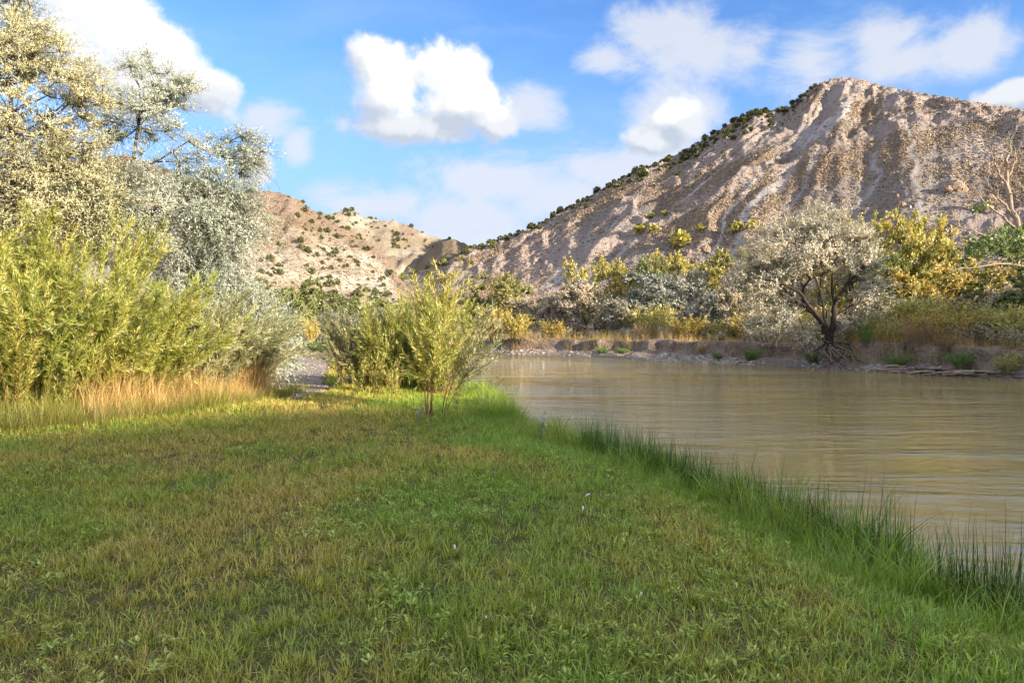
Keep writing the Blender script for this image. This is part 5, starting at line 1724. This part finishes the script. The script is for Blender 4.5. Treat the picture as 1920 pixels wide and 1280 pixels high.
sky_r = np.interp(MOUNT.px, [s[0] for s in SIL_R], [s[1] for s in SIL_R])
below = MOUNT.v - sky_r
depth = np.interp(MOUNT.px, [900, 1000, 1100, 1250, 1400, 1500, 1560], [6, 16, 24, 48, 50, 40, 15])
band = MOUNT.vis * (below < depth) * (MOUNT.px > 900) * (MOUNT.px < 1530) * (0.2 + (below < depth * 0.45))
hill_band(MOUNT, band, 135, 1.2, 2.7, 'dark green juniper on the left mountain ridge', 'junipers on the mountain ridge', (0.95, 1.0, 1.0, 1))
spur = MOUNT.vis * (MOUNT.px > 735) * (MOUNT.px < 925) * (below < 32) * (0.15 + (below < 14))
hill_band(MOUNT, spur, 28, 1.5, 2.6, 'olive juniper on the low spur', 'junipers on the low spur', (1.6, 1.6, 1.2, 1))
lm = LEFT.vis * (LEFT.px > 400) * (LEFT.px < 740) * (LEFT.Z > 2.5) * (0.25 + (fbm(LEFT.X * 0.05, LEFT.YY * 0.05, 2, 6) > .5))
hill_band(LEFT, lm, 95, 1.0, 2.1, 'dark green juniper on the left hill', 'junipers on the left hill', (1.1, 1.1, 1.1, 1), 3.0)
fm = FARH.vis * (FARH.px > 560) * (FARH.px < 880) * (FARH.v < 470)
hill_band(FARH, fm, 42, 1.6, 3.0, 'dark juniper on the far hill', 'junipers on the far hill', (1.1, 1.1, 1.1, 1), 3.0)
c_jun = src_collection('juniper_source', JM)
pp, ss = [], []
for h_, mk, n_, s0, s1 in ((MOUNT, band, 190, 0.6, 1.4), (LEFT, lm, 170, 0.35, 1.0), (FARH, fm, 60, 0.8, 1.5)):
    dv = np.abs(np.gradient(h_.v, axis=1)) / (np.gradient(h_.Y)[None, :] * h_.YY)
    a_, c_, d_ = h_.sample(n_, mk * (dv + dv.mean() * 0.05))
    pp.append(np.stack([a_, c_, d_ - 0.1], 1)); ss.append(s0 + (s1 - s0) * rng.random(n_))
pp = np.concatenate(pp); ss = np.concatenate(ss); n = len(pp)
scatter('small_junipers', pp, ss, rng.random(n) * 6.28, np.zeros(n), rng.integers(0, 4, n), rng.random(n), c_jun,
        'small young junipers and dark brush between the larger trees on the hills', 'junipers')
for pxx, v, s, lb in ((1200, 438, 3.6, 'pale yellow bush on the lower mountain slope, leftmost of a pair'), (1224, 437, 2.9, 'pale yellow bush on the lower mountain slope, rightmost of a pair'),
                      (1275, 462, 5.0, 'upright olive tree standing alone at the foot of the scree'), (1382, 436, 3.6, 'green bush on top of the rocky outcrop'), (1412, 428, 2.6, 'small green bush right of the outcrop top'),
                      (1312, 432, 2.2, 'small yellow bush left of the rocky outcrop'), (1222, 408, 2.0, 'tiny yellow bush on the shaded scree, left'), (1247, 405, 2.0, 'tiny green bush on the shaded scree, right')):
    x, y, z = MOUNT.at(pxx, v)
    juniper(x, y, z, s, lb, None, (3.4, 2.9, 2.0, 1), 1.2)

# rock outcrops
m, b = new_mat('outcrop_rock')
tc = b.node('ShaderNodeTexCoord')
n1 = b.noise(tc.outputs['Object'], 0.8, 6, 0.7); n2 = b.noise(tc.outputs['Object'], 3.0, 5, 0.7)
c = b.mix(b.smooth(n1, 0.3, 0.7), (0.30, 0.215, 0.165), (0.52, 0.40, 0.31))
p = b.node('ShaderNodeBsdfDiffuse'); b.put(p.inputs[0], c)
bp = b.node('ShaderNodeBump'); bp.inputs['Distance'].default_value = 0.5; b.put(bp.inputs['Height'], b.math('ADD', n1, n2)); b.l.new(bp.outputs[0], p.inputs['Normal'])
out(b, p.outputs[0])
M_ROCK = m
ROCKS = [('M', 1790, 355, 34, 'large cracked boulder cluster on the right slope of the mountain', 5), ('M', 1850, 372, 40, 'largest tan boulder cluster behind the dead tree', 6),
         ('M', 1700, 372, 16, 'pale rounded boulder low on the right slope, leftmost', 2), ('M', 1745, 352, 16, 'pale rounded boulder between the leftmost one and the clusters', 2),
         ('M', 1350, 458, 30, 'pinkish rock outcrop at the foot of the scree', 5), ('M', 1400, 446, 28, 'orange lit rock outcrop behind the treetops', 4),
         ('M', 1900, 345, 26, 'rock cluster at the right edge behind the dead tree', 3),
         ('F', 775, 458, 26, 'smooth rock knob on the far hill beside the canyon shadow', 3), ('F', 742, 478, 12, 'rock pillar left of the canyon shadow', 2)]
for k, (h, pxx, v, wpx, lb, nb) in enumerate(ROCKS):
    H_ = MOUNT if h == 'M' else FARH
    x, y, z = H_.at(pxx, v)
    R_ = wpx / F * y * 0.62
    root = thing('rock_outcrop', (x, y, z), lb, 'rock')
    r = np.random.default_rng(k + 300)
    for j in range(nb):
        s = R_ * (1.0 if j == 0 else 0.35 + 0.4 * r.random())
        me_ = rock_mesh('boulder', s, M_ROCK, k * 7 + j + 1, 4, 0.30, 0.85)
        o = obj('boulder', me_, root)
        o.location = (0, 0, s * 0.1) if j == 0 else (r.normal() * R_ * 0.8, r.normal() * R_ * 0.3 - R_ * 0.3, r.normal() * R_ * 0.35)
        o.rotation_euler = (r.normal() * .3, r.normal() * .3, r.random() * 6)

# ------------------------------------------------------------------ small white feathers on the lawn
m, b = new_mat('feather_white')
p = b.node('ShaderNodeBsdfDiffuse'); p.inputs[0].default_value = (0.78, 0.76, 0.74, 1); out(b, p.outputs[0])
M_FEATHER = m
for k, (pxx, v, s, lb) in enumerate(((1097, 937, 0.045, 'white feather lying flat near the tall bank grass'), (1092, 962, 0.035, 'small upright white feather just below another one'), (1081, 870, 0.04, 'white feather farthest from the camera on the lawn'),
                                     (909, 1180, 0.04, 'white fluffy feather nearest the camera on the lawn'), (1199, 1130, 0.02, 'tiny pale feather in the right part of the lawn'), (852, 1048, 0.03, 'dull white feather in the middle of the lawn'))):
    Y = EYE * F / (v - HZ); X = (pxx - 960) / F * Y
    t = np.linspace(0, 1, 7); wv_ = np.sin(PI * np.clip(t * .9 + .08, 0, 1)) * s * 0.28
    V = []
    for tt, w_ in zip(t, wv_):
        V += [(tt * s * 1.3, w_, 0.01 + 0.02 * math.sin(tt * 2.5)), (tt * s * 1.3, 0, 0.004 + 0.02 * math.sin(tt * 2.5)), (tt * s * 1.3, -w_, 0.012 + 0.02 * math.sin(tt * 2.5))]
    Fc = []
    for i in range(6):
        for j in range(2):
            a_ = i * 3 + j; Fc.append([a_, a_ + 1, a_ + 4, a_ + 3])
    o = obj('feather', mesh_np('feather', np.array(V), np.array(Fc), M_FEATHER), None, (X, Y, ground_at(X, Y) + 0.055))
    o.rotation_euler = (0.3, -0.2, k * 1.7)
    tag(o, lb, 'feather')
